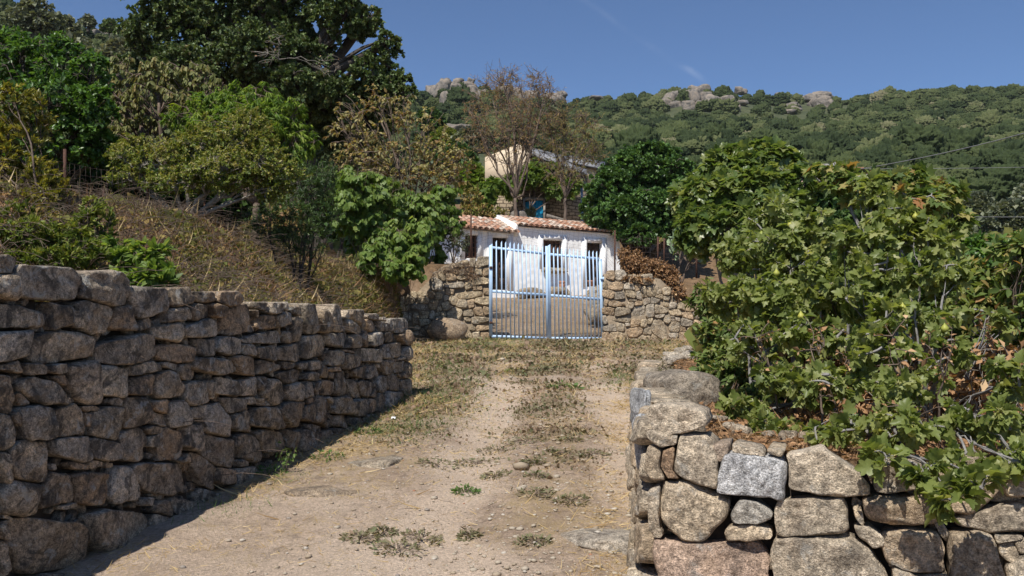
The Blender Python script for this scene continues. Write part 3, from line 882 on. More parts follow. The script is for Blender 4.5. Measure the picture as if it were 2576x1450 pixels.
b1, b2 = parse(C1), parse(C2)
b1 = np.stack([b1[:, 0] / 1.0318, 900 + b1[:, 1] / 1.0318, b1[:, 2] / 1.0318, b1[:, 3] / 1.0318], -1)
b2 = np.stack([900 + b2[:, 0] / 1.812, 1000 + b2[:, 1] / 1.812, b2[:, 2] / 1.812, b2[:, 3] / 1.812], -1)
bs = np.concatenate([b1[b1[:, 0] < 1045], b2[b2[:, 0] >= 1045]]) * .629
LN = np.array([-LWD[1], LWD[0]]); LN = LN if LN[0] > 0 else -LN      # points to the track
p0 = np.array([LW0[0], LW0[1], 0.0])


def lw_st(u, v):
    P = on_plane(u, v, p0, [LN[0], LN[1], 0])
    return (P[..., :2] - LW0) @ LWD, P[..., 2]


def lw_to3(s, t, o):
    o = o - 0.06 * (t - 1.0)
    P = LW0[None] + s[:, None] * LWD[None] + o[:, None] * LN[None]
    return np.stack([P[:, 0], P[:, 1], t], -1)


bx = []
polys = [np.stack(lw_st(p[:, 0], p[:, 1]), -1) for p in pack(bs, 3, 1.15, 0.11, 5, 0.9)]
smax = max(p[:, 0].max() for p in polys); bx = np.zeros((0, 4))
# the wall runs on towards the camera, outside the picture
for k, s0 in enumerate(np.arange(smax + 0.3, 11.0, 0.5)):
    for t0 in np.arange(0.1, 1.9, 0.36): bx = np.concatenate([bx, [[s0 + 0.2 * ((int(t0 * 3)) % 2), t0, .5, .35]]])
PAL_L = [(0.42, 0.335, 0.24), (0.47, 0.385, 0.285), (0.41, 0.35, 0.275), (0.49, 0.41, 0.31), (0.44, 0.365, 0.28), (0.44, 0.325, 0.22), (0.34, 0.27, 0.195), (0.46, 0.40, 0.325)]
lw = thing("stone_wall", "long dry stone retaining wall in shade along the left of the track", "stone wall", (LW0[0], LW0[1], road(11.1)))
polys += pack(bx, 3)
top = lambda s: np.interp(s, [0, 1, 2.5, 4, 5.2, 6.2, 7, 12], [1.96, 1.96, 1.97, 1.98, 1.96, 2.0, 2.0, 2.0])
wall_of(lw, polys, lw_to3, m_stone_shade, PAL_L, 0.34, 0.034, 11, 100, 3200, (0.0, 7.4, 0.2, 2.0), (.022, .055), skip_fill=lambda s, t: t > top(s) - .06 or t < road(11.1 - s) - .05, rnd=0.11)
core = MB()
sv = np.linspace(0.1, 11.2, 40)
lo = lw_to3(sv, np.full(40, -0.4), np.full(40, -.10)); hi = lw_to3(sv, top(sv) - .14, np.full(40, -.10)); bk = lw_to3(sv, top(sv) - .14, np.full(40, -.42)); bl = lw_to3(sv, np.full(40, -0.4), np.full(40, -.42))
V = np.concatenate([lo, hi, bk, bl]); fs = []
for i in range(39):
    for a in range(3): fs.append((a * 40 + i, a * 40 + i + 1, (a + 1) * 40 + i + 1, (a + 1) * 40 + i))
fs.append((0, 40, 80, 120)); core.faces(V, fs); core.build("core", m_core, lw)
# far end of the wall, turned towards the gate (seen only from the side)
ed = MB()
for k, (a, t0) in enumerate([(a, t) for t in np.arange(0.95, 1.95, .2) for a in (0.12, 0.36, 0.6)]):
    E = lambda s, t, o: np.stack([LW0[0] - s + 0.02 * t, LW0[1] + o + 0.02 + 0 * s, t], -1)
    poly = np.array([(a - .12, t0 - .1), (a + .12, t0 - .09), (a + .11, t0 + .09), (a - .11, t0 + .1)])
    stone_mesh(ed, poly[::-1], E, .2, .05, 900 + k, np.array(PAL_L[k % 7]), 0.02, N=20)
ed.build("end_stone", m_stone_shade, lw, True, kind="stuff")

# ---- right wall: every outline traced, then given its own thickness on the wall's face
RD = unit(FR[1] - FR[0]); RN = np.array([RD[1], -RD[0]])
RN = RN if RN[1] < 0 else -RN
rp0 = np.array([FR[0, 0], FR[0, 1], 0.0])


def c4(x, y): return (2450 + np.asarray(x, float) / 1.518) * .629, (1350 + np.asarray(y, float) / 1.518) * .629


def rw_to3(s, t, o):
    o = o - 0.05 * (t - .6)
    P = FR[0][None] + s[:, None] * RD[None] + o[:, None] * RN[None]
    return np.stack([P[:, 0], P[:, 1], t], -1)


RS = """690,705 1030,735 1055,770 1055,960 1040,995 820,970 625,945 650,780
1035,712 1270,675 1350,740 1500,830 1572,920 1578,965 1250,970 1068,930 1062,780
400,590 560,590 610,640 640,780 625,940 530,910 360,835 375,700
300,690 375,665 370,760 355,830 400,868 330,862 285,790
200,660 290,690 280,800 318,870 230,875 185,800
210,415 400,410 555,450 568,535 480,575 400,590 330,600 240,560 190,470
185,580 240,565 330,605 385,600 375,660 290,675 200,620
290,885 420,878 600,960 715,990 690,1110 540,1250 420,1240 300,1140 285,1020
205,940 285,890 280,1100 300,1220 235,1238 205,1080
765,985 880,992 975,1080 960,1110 870,1140 715,1130 708,1080
700,1150 840,1140 970,1165 978,1220 800,1245 690,1240 682,1180
1005,1003 1200,972 1408,968 1440,1050 1448,1165 1400,1200 1040,1218 1000,1200 985,1060
255,1225 420,1245 620,1262 880,1252 942,1330 948,1450 975,1560 300,1560 240,1300
985,1232 1200,1208 1425,1212 1575,1290 1672,1450 1680,1560 985,1560 955,1300
1592,772 1900,762 1942,840 1928,915 1700,948 1585,942
1510,982 1700,965 1935,952 1998,1070 1985,1138 1830,1158 1600,1128 1535,1080
1458,1035 1500,1030 1528,1090 1525,1160 1480,1110
1460,1145 1560,1140 1655,1220 1645,1270 1590,1282 1500,1210
1645,1182 1800,1168 1978,1182 2025,1300 2030,1418 1850,1440 1690,1385 1635,1300
1965,872 2100,842 2330,832 2365,930 2200,1075 2050,1068 1985,990
2065,1100 2250,1042 2499,1002 2640,1080 2640,1185 2300,1198 2100,1150
2035,1192 2200,1182 2305,1212 2385,1440 2390,1560 2065,1560 2045,1400
2345,1262 2440,1242 2468,1330 2430,1380 2352,1312
1962,1132 2010,1122 2048,1195 2028,1250 1992,1200
2385,1385 2480,1330 2640,1300 2640,1560 2400,1560
1700,1400 1850,1450 2038,1430 2055,1560 1695,1560
2312,1202 2430,1202 2500,1205 2480,1235 2335,1255
2375,905 2480,780 2640,760 2640,990 2400,962
1505,795 1578,782 1575,880 1535,832
608,655 690,648 700,700 650,765 615,740
935,682 1050,682 1030,728 945,712
1950,770 2100,720 2300,740 2330,825 2100,835 1970,860
2440,1235 2640,1195 2640,1295 2475,1325
720,650 900,690 930,730 720,700
245,1575 600,1575 640,1800 250,1800
660,1575 1000,1575 1020,1800 660,1800
1020,1575 1400,1575 1420,1800 1040,1800
1420,1575 1780,1575 1800,1800 1440,1800
1800,1575 2300,1575 2320,1800 1810,1800
2320,1575 2640,1575 2640,1800 2340,1800"""
rpoly = []
for ln in RS.split('\n'):
    a = np.array([[float(t) for t in q_.split(',')] for q_ in ln.split()])
    u, v_ = c4(a[:, 0], a[:, 1]); P = on_plane(u, v_, rp0, [RN[0], RN[1], 0])
    rpoly.append(np.stack([(P[:, :2] - FR[0]) @ RD, P[:, 2]], -1))
# wall continues out of the picture on the right
for s0 in np.arange(rpoly[27][:, 0].max() + .25, 3.2, .46):
    for t0 in np.arange(0.1, 1.1, .26): rpoly.append(np.array([(s0 - .2, t0 - .12), (s0 + .2, t0 - .11), (s0 + .21, t0 + .1), (s0 - .2, t0 + .12)]))
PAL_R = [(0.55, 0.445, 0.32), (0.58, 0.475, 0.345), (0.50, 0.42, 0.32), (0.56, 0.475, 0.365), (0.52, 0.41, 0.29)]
rwl = thing("stone_wall", "sunlit dry stone wall of big tan granite blocks under the fig bush", "stone wall", (FR[0, 0], FR[0, 1], road(4.1)))
sp = {0: ((0.56, 0.56, 0.56), m_stone_grey), 9: ((0.44, 0.41, 0.36), m_stone_sun), 12: ((0.52, 0.385, 0.295), m_stone_sun), 3: ((0.47, 0.32, 0.205), m_stone_sun), 29: ((0.52, 0.42, 0.33), m_stone_sun)}
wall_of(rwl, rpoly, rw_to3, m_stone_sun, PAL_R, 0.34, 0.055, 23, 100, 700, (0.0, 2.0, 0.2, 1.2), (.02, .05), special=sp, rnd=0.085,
        skip_fill=lambda s, t: t > np.interp(s, [0, .2, 1, 2.5], [1.12, 1.12, 1.02, 1.0]))
rwl.children[0]["label"] = "squared pale grey speckled granite block"
rc = MB()
sv = np.linspace(0.08, 3.1, 30)
tp = np.interp(sv, [0, .2, 1, 2.5], [1.12, 1.12, 1.0, .95])
lo = rw_to3(sv, np.full(30, -.3), np.full(30, -.12)); hi = rw_to3(sv, tp, np.full(30, -.12)); bk = rw_to3(sv, tp, np.full(30, -.4))
fs = [(a * 30 + i, a * 30 + i + 1, (a + 1) * 30 + i + 1, (a + 1) * 30 + i) for i in range(29) for a in range(2)]
rc.faces(np.concatenate([lo, hi, bk]), fs); rc.build("core", m_core, rwl)
# side face along the track
side_line = np.array([[0.60, 4.16], [0.80, 5.6], [1.04, 7.6], [1.62, 11.0]])
SL = np.concatenate([[0], np.cumsum(np.linalg.norm(np.diff(side_line, axis=0), axis=1))])


def sd_to3(s, t, o):
    x = np.interp(s, SL, side_line[:, 0]); y = np.interp(s, SL, side_line[:, 1])
    return np.stack([x - o + 0.05 * (t - .8), y + 0.1 * o, t], -1)


rg = np.random.default_rng(77)
sb = []
s = 0.12
while s < SL[-1]:
    y = np.interp(s, SL, side_line[:, 1]); g0 = road(y); h0 = np.interp(y, [4, 7, 9, 11], [1.2, 1.3, 1.38, 1.42]) ; t = g0 - .05; w_ = rg.uniform(.24, .42)
    while t < h0:
        hh = rg.uniform(.16, .28); hh = min(hh, h0 - t + .05)
        sb.append((s + w_ / 2 + rg.uniform(-.04, .04), t + hh / 2, w_, hh)); t += hh
        if hh < .06: break
    s += w_
spol = pack(np.array(sb), 9)
wall_of(rwl, [p for p in spol if area(p) > .004], sd_to3, m_stone_sun, PAL_R, .3, .06, 41, 45, 900, (0.1, SL[-1], .3, 1.3), (.02, .05), skip_fill=lambda s_, t_: t_ < road(np.interp(s_, SL, side_line[:, 1])))
rc2 = MB(); sv = np.linspace(.1, SL[-1], 20)
lo = sd_to3(sv, np.full(20, 0.0), np.full(20, -.12)); hi = sd_to3(sv, np.interp(sv, [0, 7], [1.1, 1.36]), np.full(20, -.12)); bk = sd_to3(sv, np.interp(sv, [0, 7], [1.1, 1.36]), np.full(20, -.42))
rc2.faces(np.concatenate([lo, hi, bk]), [(a * 20 + i, a * 20 + i + 1, (a + 1) * 20 + i + 1, (a + 1) * 20 + i) for i in range(19) for a in range(2)]); rc2.build("core", m_core, rwl)

# loose boulders, slabs and rubble
def loose(name, label, cat, c_, size, mat, tint, seed, rotz=0, block=.5, rough=.1, tilt=0, group=None, sub=4):
    mb = MB(); rock(mb, c_, size, rotz, seed, sub, block, tint, rough, tilt)
    o = mb.build(name, mat, None, True); tag(o, label, cat, group); return o


loose("boulder", "big weathered boulder at the far end of the sunlit wall beside the track", "boulder", D(1668, 985, 6.6) + np.array([0.08, 0, -.03]), (.44, .7, .36), m_stone_sun, (.36, .31, .25), 3, .3)
loose("stone", "upright grey granite stone leaning on the track side of the sunlit wall", "stone", D(1611, 1025, 5.0), (.07, .28, .2), m_stone_grey, (.46, .47, .48), 5, .1, .8)
loose("stone", "lower grey granite splinter wedged under the upright grey stone", "stone", D(1611, 1108, 4.5), (.07, .22, .26), m_stone_grey, (.46, .47, .48), 6, .1, .8)
loose("flat_rock", "large pale flat rock bedded in the track beside the sunlit wall", "rock", gp(1545, 1358) + np.array([0, 0, -.02]), (.52, .62, .11), m_stone_sun, (.55, .49, .41), 7, .5, .5, .12)
loose("flat_rock", "dark sausage shaped stone lying at the left tip of the pale flat rock", "rock", gp(1462, 1362), (.13, .05, .035), m_stone_sun, (.20, .17, .14), 8, 0, .3)
loose("flat_rock", "smooth bedrock slab flush with the earth in the left wheel track", "rock", gp(958, 1152) + np.array([0, 0, -.03]), (.42, .9, .09), m_stone_sun, (.40, .34, .265), 9, -.25, .5, .08)
loose("flat_rock", "low bedrock slab in the bare earth nearest the shaded wall", "rock", gp(830, 1228) + np.array([0, 0, -.035]), (.5, .6, .09), m_stone_sun, (.38, .30, .22), 10, -.3, .5, .08)
wp = on_plane(np.array(1125.), np.array(832.), [0, 19.9, 0], [0, -1, 0])
loose("boulder", "large rounded brown boulder at the foot of the wall left of the gate", "boulder", wp + np.array([0, .1, -.02]), (.90, .8, .62), m_stone_sun, (.40, .31, .22), 11, .1, 0.02, .06)
for k, (u, v_, s_) in enumerate([(1690, 898, .3), (1716, 890, .34), (1738, 893, .26), (1748, 905, .3), (1700, 912, .24), (1678, 905, .2), (1722, 905, .22), (1735, 880, .28), (1685, 915, .3)]):
    P = gp(u, v_); loose("rubble_stone", "pale rubble stone in the loose heap at the edge of the leafy bush", "stone", P + np.array([0, 0, .02]), (s_, s_ * .8, s_ * .5), m_stone_sun, (.52, .46, .38), 60 + k, k, .5, .14, group="rubble stones beside the bush", sub=3)

for k, (u, v_, s_) in enumerate([(1808, 1072, .10), (1838, 1090, .09), (1868, 1098, .11), (1985, 1112, .10), (2040, 1118, .12), (1935, 1108, .07), (2110, 1125, .10)]):
    P = gp(u, v_ - 8); loose("rubble_stone", "small pale stone lying loose on the soil behind the top of the sunlit wall", "stone", P + np.array([0, 0, .015]), (s_, s_ * .8, s_ * .6), m_stone_sun, (.50, .42, .32), 80 + k, k, .5, .14, group="loose stones on the wall top", sub=3)
# pebbles and chips on the track
pb = MB(); rp = np.random.default_rng(12)
n = 6500
py = 3.9 + 15 * rp.random(n) ** 1.9; px = 0.1 + .03 * py + rp.normal(0, .95, n)
ok = (px < xr(py) - .05) & (px > xl(py) + .4); px, py = px[ok], py[ok]
pz = G(px, py)
PT = []
for k in range(6):
    m_ = MB(); rock(m_, (0, 0, 0), (1, 1, .55), 0, 300 + k, 1, .5, 0, .15); PT.append((np.concatenate(m_.V), np.concatenate(m_.L), np.concatenate(m_.N)))
for k in range(len(px)):
    V, L, N = PT[k % 6]; s_ = rp.lognormal(-4.6, .55); a = rp.uniform(0, 6.28)
    Rm = np.array([[math.cos(a), math.sin(a), 0], [-math.sin(a), math.cos(a), 0], [0, 0, 1]])
    tcol = [(.42, .36, .28), (.36, .29, .21), (.5, .45, .38), (.30, .26, .22), (.40, .20, .12)][min(4, int(abs(rp.normal(0, 1.5))))]
    pb.add((V * s_ * 1.4) @ Rm + (px[k], py[k], pz[k] + s_ * .15), L, N, tcol)
tag(pb.build("gravel", plain("gravel_stone", (.92, .92, .92), .9, .12, 60, bump=.3, use_tint=True)), "small stones and brick chips scattered over the bare track", "gravel", None, "stuff")

# ---- walls on both sides of the gate
def trace_wall(name, label, txt, org, sc, Y0, slope, mat, pal, seed, tops, region, filler, x_flip=None):
    b = parse(txt); b = np.stack([(org[0] + b[:, 0] / sc) * .629, (org[1] + b[:, 1] / sc) * .629, b[:, 2] / sc * .629, b[:, 3] / sc * .629], -1)
    P0 = np.array([0.0, Y0, 0.0]); d = unit(np.array([1.0, slope])); n = np.array([d[1], -d[0]])
    def st(u, v_):
        P = on_plane(u, v_, P0, [n[0], n[1], 0]); return (P[..., :2] - P0[:2]) @ d, P[..., 2]
    def to3(s, t, o):
        P = P0[:2][None] + s[:, None] * d[None] + (o)[:, None] * n[None]; return np.stack([P[:, 0], P[:, 1], t], -1)
    L_ = []
    for u, v_, w_, h_ in b:
        s0, _ = st(u - w_ / 2, v_); s1, _ = st(u + w_ / 2, v_); _, ta = st(u, v_ - h_ / 2); _, tb = st(u, v_ + h_ / 2)
        L_.append((float(s0 + s1) / 2, float(ta + tb) / 2, float(abs(s1 - s0)), float(abs(ta - tb))))
    t = thing(name, label, "stone wall", (P0[0] + L_[0][0] * d[0], P0[1] + L_[0][0] * d[1], float(road(Y0))))
    pol = [np.stack(st(p[:, 0], p[:, 1]), -1) for p in pack(b, seed, .55, .1, 3)]
    us = np.array([r_[0] for r_ in tops]); ss, ts = st(us, np.array([r_[1] for r_ in tops], float))
    topf = lambda s: np.interp(s, ss, ts)
    wall_of(t, pol, to3, mat, pal, .3, .06, seed, 100, filler, (ss.min(), ss.max(), 1.5, ts.max()), (.025, .06), skip_fill=lambda s, tt_: tt_ > topf(s) - .05, rnd=.17)
    m_ = MB(); sv = np.linspace(ss.min(), ss.max(), 24); z0 = np.full(24, 1.2); tp_ = topf(sv) - .05
    A = [to3(sv, z0, np.full(24, -.035)), to3(sv, tp_, np.full(24, -.035)), to3(sv, tp_, np.full(24, -.45)), to3(sv, z0, np.full(24, -.45))]
    f_ = [(a * 24 + i, a * 24 + i + 1, (a + 1) * 24 + i + 1, (a + 1) * 24 + i) for i in range(23) for a in range(3)] + [(0, 24, 48, 72), (23, 95, 71, 47)]
    m_.faces(np.concatenate(A), f_, .5); m_.build("mortar", m_mortar, t)
    return t, st, to3


GL = "1140,175,190,140;1190,310,100,130;1120,430,210,140;1085,300,110,110;1075,530,130,95;1190,570,90,90;950,500,110,90;930,615,370,120;690,570,110,90;760,480,260,100;690,375,180,100;590,365,110,110;520,480,130,190;1135,710,205,130;985,750,80,120;845,750,150,130;730,695,140,120;645,665,70,70;1195,840,90,110;1085,850,130,130;940,870,150,100;760,880,220,170;640,780,140,140;460,760,140,140;530,640,90,110;540,820,80,70;600,890,70,90;520,890,75,55;440,900,80,120;340,885,150,120;250,790,230,120;330,700,150,110;330,1010,160,100;215,985,90,110;225,910,80,80;80,910,150,130;390,1080,150,100;230,1085,100,90;310,1140,90,100;220,1145,80,60;1110,975,250,120;930,950,90,60;1140,1085,190,80;1000,1080,80,70;1050,1180,110,110;1170,1190,120,90;530,960,110,90;130,690,130,150;190,620,90,80;290,610,120,60;420,620,90,90;870,390,170,80;1000,180,90,110;860,300,120,90;960,300,100,100;780,300,100,80;880,200,130,100;100,800,60,90;30,800,80,110;40,700,60,90;960,1180,70,110;600,1000,120,90;560,1080,160,90"
PAL_G = [(0.50, 0.405, 0.275), (0.46, 0.385, 0.28), (0.53, 0.435, 0.30), (0.45, 0.395, 0.315), (0.47, 0.355, 0.235)]
gwl, gl_st, gl_to3 = trace_wall("stone_wall", "rough stone wall left of the blue gate above the rounded boulder", GL, (1600, 1000), 3.453, 20.45, 0.06, m_stone_sun, PAL_G, 51,
                                [(990, 790), (1040, 740), (1080, 700), (1110, 665), (1160, 652), (1231, 650)], None, 900)
GR = "245,535,90,90;355,540,125,110;285,635,190,100;225,735,120,100;335,755,100,80;440,650,120,75;530,580,60,75;615,580,130,105;530,655,80,70;590,690,55,70;675,700,110,110;750,700,60,80;455,735,90,80;545,745,55,90;600,750,50,40;295,825,225,85;225,910,120,100;375,915,175,110;450,850,95,80;490,795,90,35;540,825,110,50;625,800,90,80;705,795,90,70;755,755,80,50;830,775,70,50;535,920,160,130;660,910,110,170;770,900,135,95;765,960,110,40;830,840,60,60;320,995,280,90;505,1040,110,95;425,1050,55,45;600,1045,90,90;650,1010,70,60;240,1085,130,90;350,1080,90,90;500,1125,165,110;635,1125,90,90;325,1165,170,80;755,1105,175,200;600,1185,120,60;845,990,85,90;925,925,130,90;895,970,50,30;900,1000,50,30;950,990,60,60;920,1065,120,110;1060,1030,160,90;1085,1110,90,80;1005,1100,70,60;905,1165,100,50;1010,1160,90,80;1060,960,120,90;190,640,50,90;200,830,45,80;190,1000,50,90;200,1165,80,80;830,700,80,80;900,850,90,70;980,860,90,70;700,1180,60,50;1150,1050,90,120;1160,1150,100,100;1150,950,90,100;1080,880,110,80;1240,1100,110,180;1250,950,110,120"
gwr, gr_st, gr_to3 = trace_wall("stone_wall", "rough stone wall right of the blue gate under the dry brown shrub", GR, (2350, 900), 2.636, 20.68, 0.0, m_stone_sun, PAL_G, 52,
                                [(1520, 684), (1600, 686), (1660, 695), (1690, 725), (1715, 760), (1780, 775), (1850, 800)], None, 900)

# ------------------------------------------------------------------ the blue gate
m_blue = plain("pale_blue_paint", (0.46, 0.62, 0.82), 0.45, 0.07, 7, bump=0.12, spec=0.4)
m_rust = plain("rusty_iron", (0.085, 0.042, 0.028), 0.85, 0.4, 40, bump=0.4)
GP0 = np.array([-.48, 20.25, 0.]); gd = unit(np.array([2.62, .55])); gn = np.array([gd[1], -gd[0], 0.])


def c3(x, y): return (1700 + np.asarray(x, float) / 2.2304) * .629, (750 + np.asarray(y, float) / 2.2304) * .629


def gpt(x, y, o=0.0):
    u, v_ = c3(x, y); return on_plane(u, v_, GP0, gn) + np.asarray(gn) * o


def bar(mb, a, b, wx, wy, tint=.5, o=0.0, taper=False):
    """flat steel bar between two points of the crop, wx across (m), wy deep (m)"""
    A, B = gpt(*a, o), gpt(*b, o); ax = unit(B - A); sd = unit(np.cross(ax, gn))
    V = []
    for P in (A, B):
        for sx_, sy_ in ((-1, -1), (1, -1), (1, 1), (-1, 1)): V.append(P + sd * sx_ * wx / 2 + gn * sy_ * wy / 2)
    if taper:
        for i in (0, 3): V[i] = V[i] + ax * -0.05
    mb.faces(np.array(V), [(0, 3, 2, 1), (4, 5, 6, 7), (0, 1, 5, 4), (1, 2, 6, 5), (2, 3, 7, 6), (3, 0, 4, 7)], tint)


gate = thing("metal_gate", "pale blue two leaved iron gate closed between the rough stone walls", "gate", gpt(1090, 1352))
lxs = [632, 678, 715, 754, 790, 827, 862, 898, 935, 972, 1008, 1044]
rxs = [1142, 1178, 1213, 1248, 1285, 1320, 1355, 1390, 1425, 1458, 1492, 1525]
def ytop(x): return np.interp(x, [590, 1090, 1570], [536, 596, 640])
def ymid(x): return np.interp(x, [590, 1090, 1580], [928, 962, 1000])
def ybot(x): return np.interp(x, [580, 1090, 1590], [1328, 1346, 1348])
for nm, xs_, L_, R_ in (("l", lxs, (585, 586), (1086, 1096)), ("r", rxs, (1102, 1112), (1562, 1584))):
    f_ = MB()
    bar(f_, (L_[0], ytop(L_[0]) - (14 if nm == "l" else 70)), (L_[1], ybot(L_[1])), .075 if nm == "l" else .07, .05, taper=True)
    bar(f_, (R_[0], ytop(R_[0]) - (70 if nm == "l" else 0)), (R_[1], ybot(R_[1])), .07 if nm == "l" else .075, .052)
    for fy, ht in ((ytop, .055), (ymid, .06), (ybot, .06)):
        xa, xb = L_[0] + 8, R_[0] - 8 if fy is ytop else R_[1] - 8
        bar(f_, (xa, fy(xa)), (xb, fy(xb)), ht, .035, o=.006)
    leaf_o = f_.build("gate_leaf", m_blue, gate)
    for x in xs_:
        mb = MB(); sh_ = np.interp(x, [632, 1525], [4, 22])
        A = (x, ytop(x) - 48); B = (x + sh_, ybot(x + sh_) + 14)
        bar(mb, A, B, .026, .022, o=.036, taper=True)
        mb.build("upright_bar", m_blue, leaf_o)
    hg = MB()
    if nm == "l":
        bar(hg, (572, 716), (596, 716), .05, .06, o=.02); hg.build("hinge", m_rust, leaf_o); hg = MB(); bar(hg, (572, 1208), (600, 1208), .05, .06, o=.02); hg.build("hinge", m_rust, leaf_o)
    else:
        bar(hg, (1560, 815), (1602, 815), .05, .05, o=.03); bar(hg, (1590, 800), (1590, 832), .03, .04, o=.05); hg.build("latch", m_blue, leaf_o)
nt_ = MB()
for y in np.linspace(1010, 1335, 38):
    bar(nt_, (592, y - 30 + 0), (1580, y), .0035, .0035, o=-.03)
for x in np.linspace(600, 1570, 90):
    bar(nt_, (x, 985 + (x - 600) * .02), (x, 1338), .003, .003, o=-.034)
nt_.build("wire_netting", plain("grey_wire", (.2, .19, .18), .6, .1), gate)
# ------------------------------------------------------------------ white cottage
HP0 = np.array([-1.64, 28.6, 0.]); HP1 = np.array([3.75, 30.6, 0.])
hd = unit(HP1 - HP0); hn = np.array([hd[1], -hd[0], 0.]); hb = -hn       # hb points into the house


def hst(x, y):
    u, v_ = c3(x, y); P = on_plane(u, v_, HP0, hn); return np.stack([(P - HP0) @ hd, P[..., 2]], -1)


def h3(s, d, z):
    s, d, z = np.broadcast_arrays(np.asarray(s, float), np.asarray(d, float), np.asarray(z, float))
    P = HP0 + s[..., None] * hd + d[..., None] * hb; P = P.copy(); P[..., 2] = z; return P


m_white = plain("white_limewash", (0.86, 0.85, 0.835), 0.9, 0.03, 3, bump=0.25)
m_rough, ns, ls = newmat("white_roughcast")
tc = node(ns, "ShaderNodeTexCoord")
f1 = noise_tex(ns, ls, tc.outputs['Object'], 11, 5, 0.6, 0.4); f2 = noise_tex(ns, ls, tc.outputs['Object'], 1.2, 6, 0.7)
r = ramp(ns, [(0.35, (0.80, 0.78, 0.75)), (0.6, (0.88, 0.87, 0.85))]); ls.new(f2, r.inputs[0])
finish(ns, ls, r.outputs[0], 0.95, f1, 0.3, 0.022, 0.1)
m_tile, ns, ls = newmat("terracotta_tile")
tc = node(ns, "ShaderNodeTexCoord"); at = node(ns, "ShaderNodeAttribute", attribute_name="tint")
f1 = noise_tex(ns, ls, tc.outputs['Object'], 14, 6, 0.7)
r = ramp(ns, [(0.5, 0.0), (0.68, 0.55)]); ls.new(f1, r.inputs[0])
c_ = mixc(ns, ls, r.outputs[0], at.outputs['Color'], (0.42, 0.36, 0.30))
finish(ns, ls, c_, 0.9, f1, 0.4, 0.01, 0.15)
m_door = plain("dark_brown_wood", (0.045, 0.026, 0.018), 0.6, 0.35, 20, bump=0.3)
m_frame = plain("brown_window_wood", (0.13, 0.06, 0.038), 0.6, 0.3, 20, bump=0.2)
m_glass, ns, ls = newmat("window_glass")
finish(ns, ls, (0.05, 0.055, 0.06), 0.08, spec=0.6)
m_dark = plain("dark_interior", (0.02, 0.018, 0.016), 0.95, 0.2)

S1 = hst(1738, 600)[0]; SL0 = hst(230, 500)[0] - .3
ZB = 3.25
def eave(s):                                   # underside of the tiles at the facade
    a = hst(310, 352); b = hst(800, 402); c_ = hst(812, 345); d_ = hst(1738, 418)
    return np.where(s < b[0], np.interp(s, [a[0], b[0]], [a[1], b[1]]), np.interp(s, [c_[0], d_[0]], [c_[1], d_[1]]))
sB = hst(806, 350)[0]
house = thing("cottage", "small white roughcast cottage with terracotta tile roof behind the gate", "cottage", h3(S1 / 2, 0, ZB))
OPS = {'wl': (355, 425, 470, 640), 'dl': (600, 445, 738, 918), 'wr': (1052, 470, 1225, 722), 'dr': (1440, 490, 1580, 895)}
op = {}
for k, (x0, y0, x1, y1) in OPS.items():
    a = hst(x0, y0); b = hst(x1, y1); c_ = hst((x0 + x1) / 2, y0); d_ = hst((x0 + x1) / 2, y1)
    op[k] = (a[0], b[0], d_[1], c_[1])            # s0 s1 z0 z1
# facade grid with openings
ss = np.unique(np.concatenate([np.arange(SL0, S1, .06), [S1], [o_[0] for o_ in op.values()], [o_[1] for o_ in op.values()]]))
NZ = 44
wm_ = MB(); vid = {}; V = []; fc = []
def gz(s, k):                                      # rows run from base to eave, snapped to the openings
    return ZB + (eave(s) - ZB) * k / NZ
zrow = lambda i, k: gz(ss[i], k)
for i in range(len(ss)):
    for k in range(NZ + 1):
        z = float(zrow(i, k)); V.append((ss[i], z))
V = np.array(V); Vs = V.reshape(len(ss), NZ + 1, 2)
def blocked(s, z): return any(o_[0] < s < o_[1] and o_[2] < z < o_[3] for o_ in op.values())
for i in range(len(ss) - 1):
    for k in range(NZ):
        sm, zm = Vs[i:i + 2, k:k + 2, 0].mean(), Vs[i:i + 2, k:k + 2, 1].mean()
        if not blocked(sm, zm): fc.append((i * (NZ + 1) + k, (i + 1) * (NZ + 1) + k, (i + 1) * (NZ + 1) + k + 1, i * (NZ + 1) + k + 1))
rgh = 0.010 * fbm(np.stack([V[:, 0] * 9, V[:, 1] * 9, 0 * V[:, 0]], -1), 5, 3)
wm_.faces(h3(V[:, 0], -rgh, V[:, 1]), fc)
DEP = 3.4
zt = lambda s: float(eave(np.array(s)))
for s_ in (SL0, S1):                               # side walls and rear
    wm_.faces(np.array([h3(s_, 0, ZB - .3), h3(s_, DEP, ZB - .3), h3(s_, DEP, zt(s_) + .85), h3(s_, 0, zt(s_))]), [(0, 1, 2, 3)])
wm_.faces(np.array([h3(SL0, DEP, ZB), h3(S1, DEP, ZB), h3(S1, DEP, zt(S1) + .8), h3(SL0, DEP, zt(SL0) + .8)]), [(3, 2, 1, 0)])
wm_.build("wall", m_rough, house)
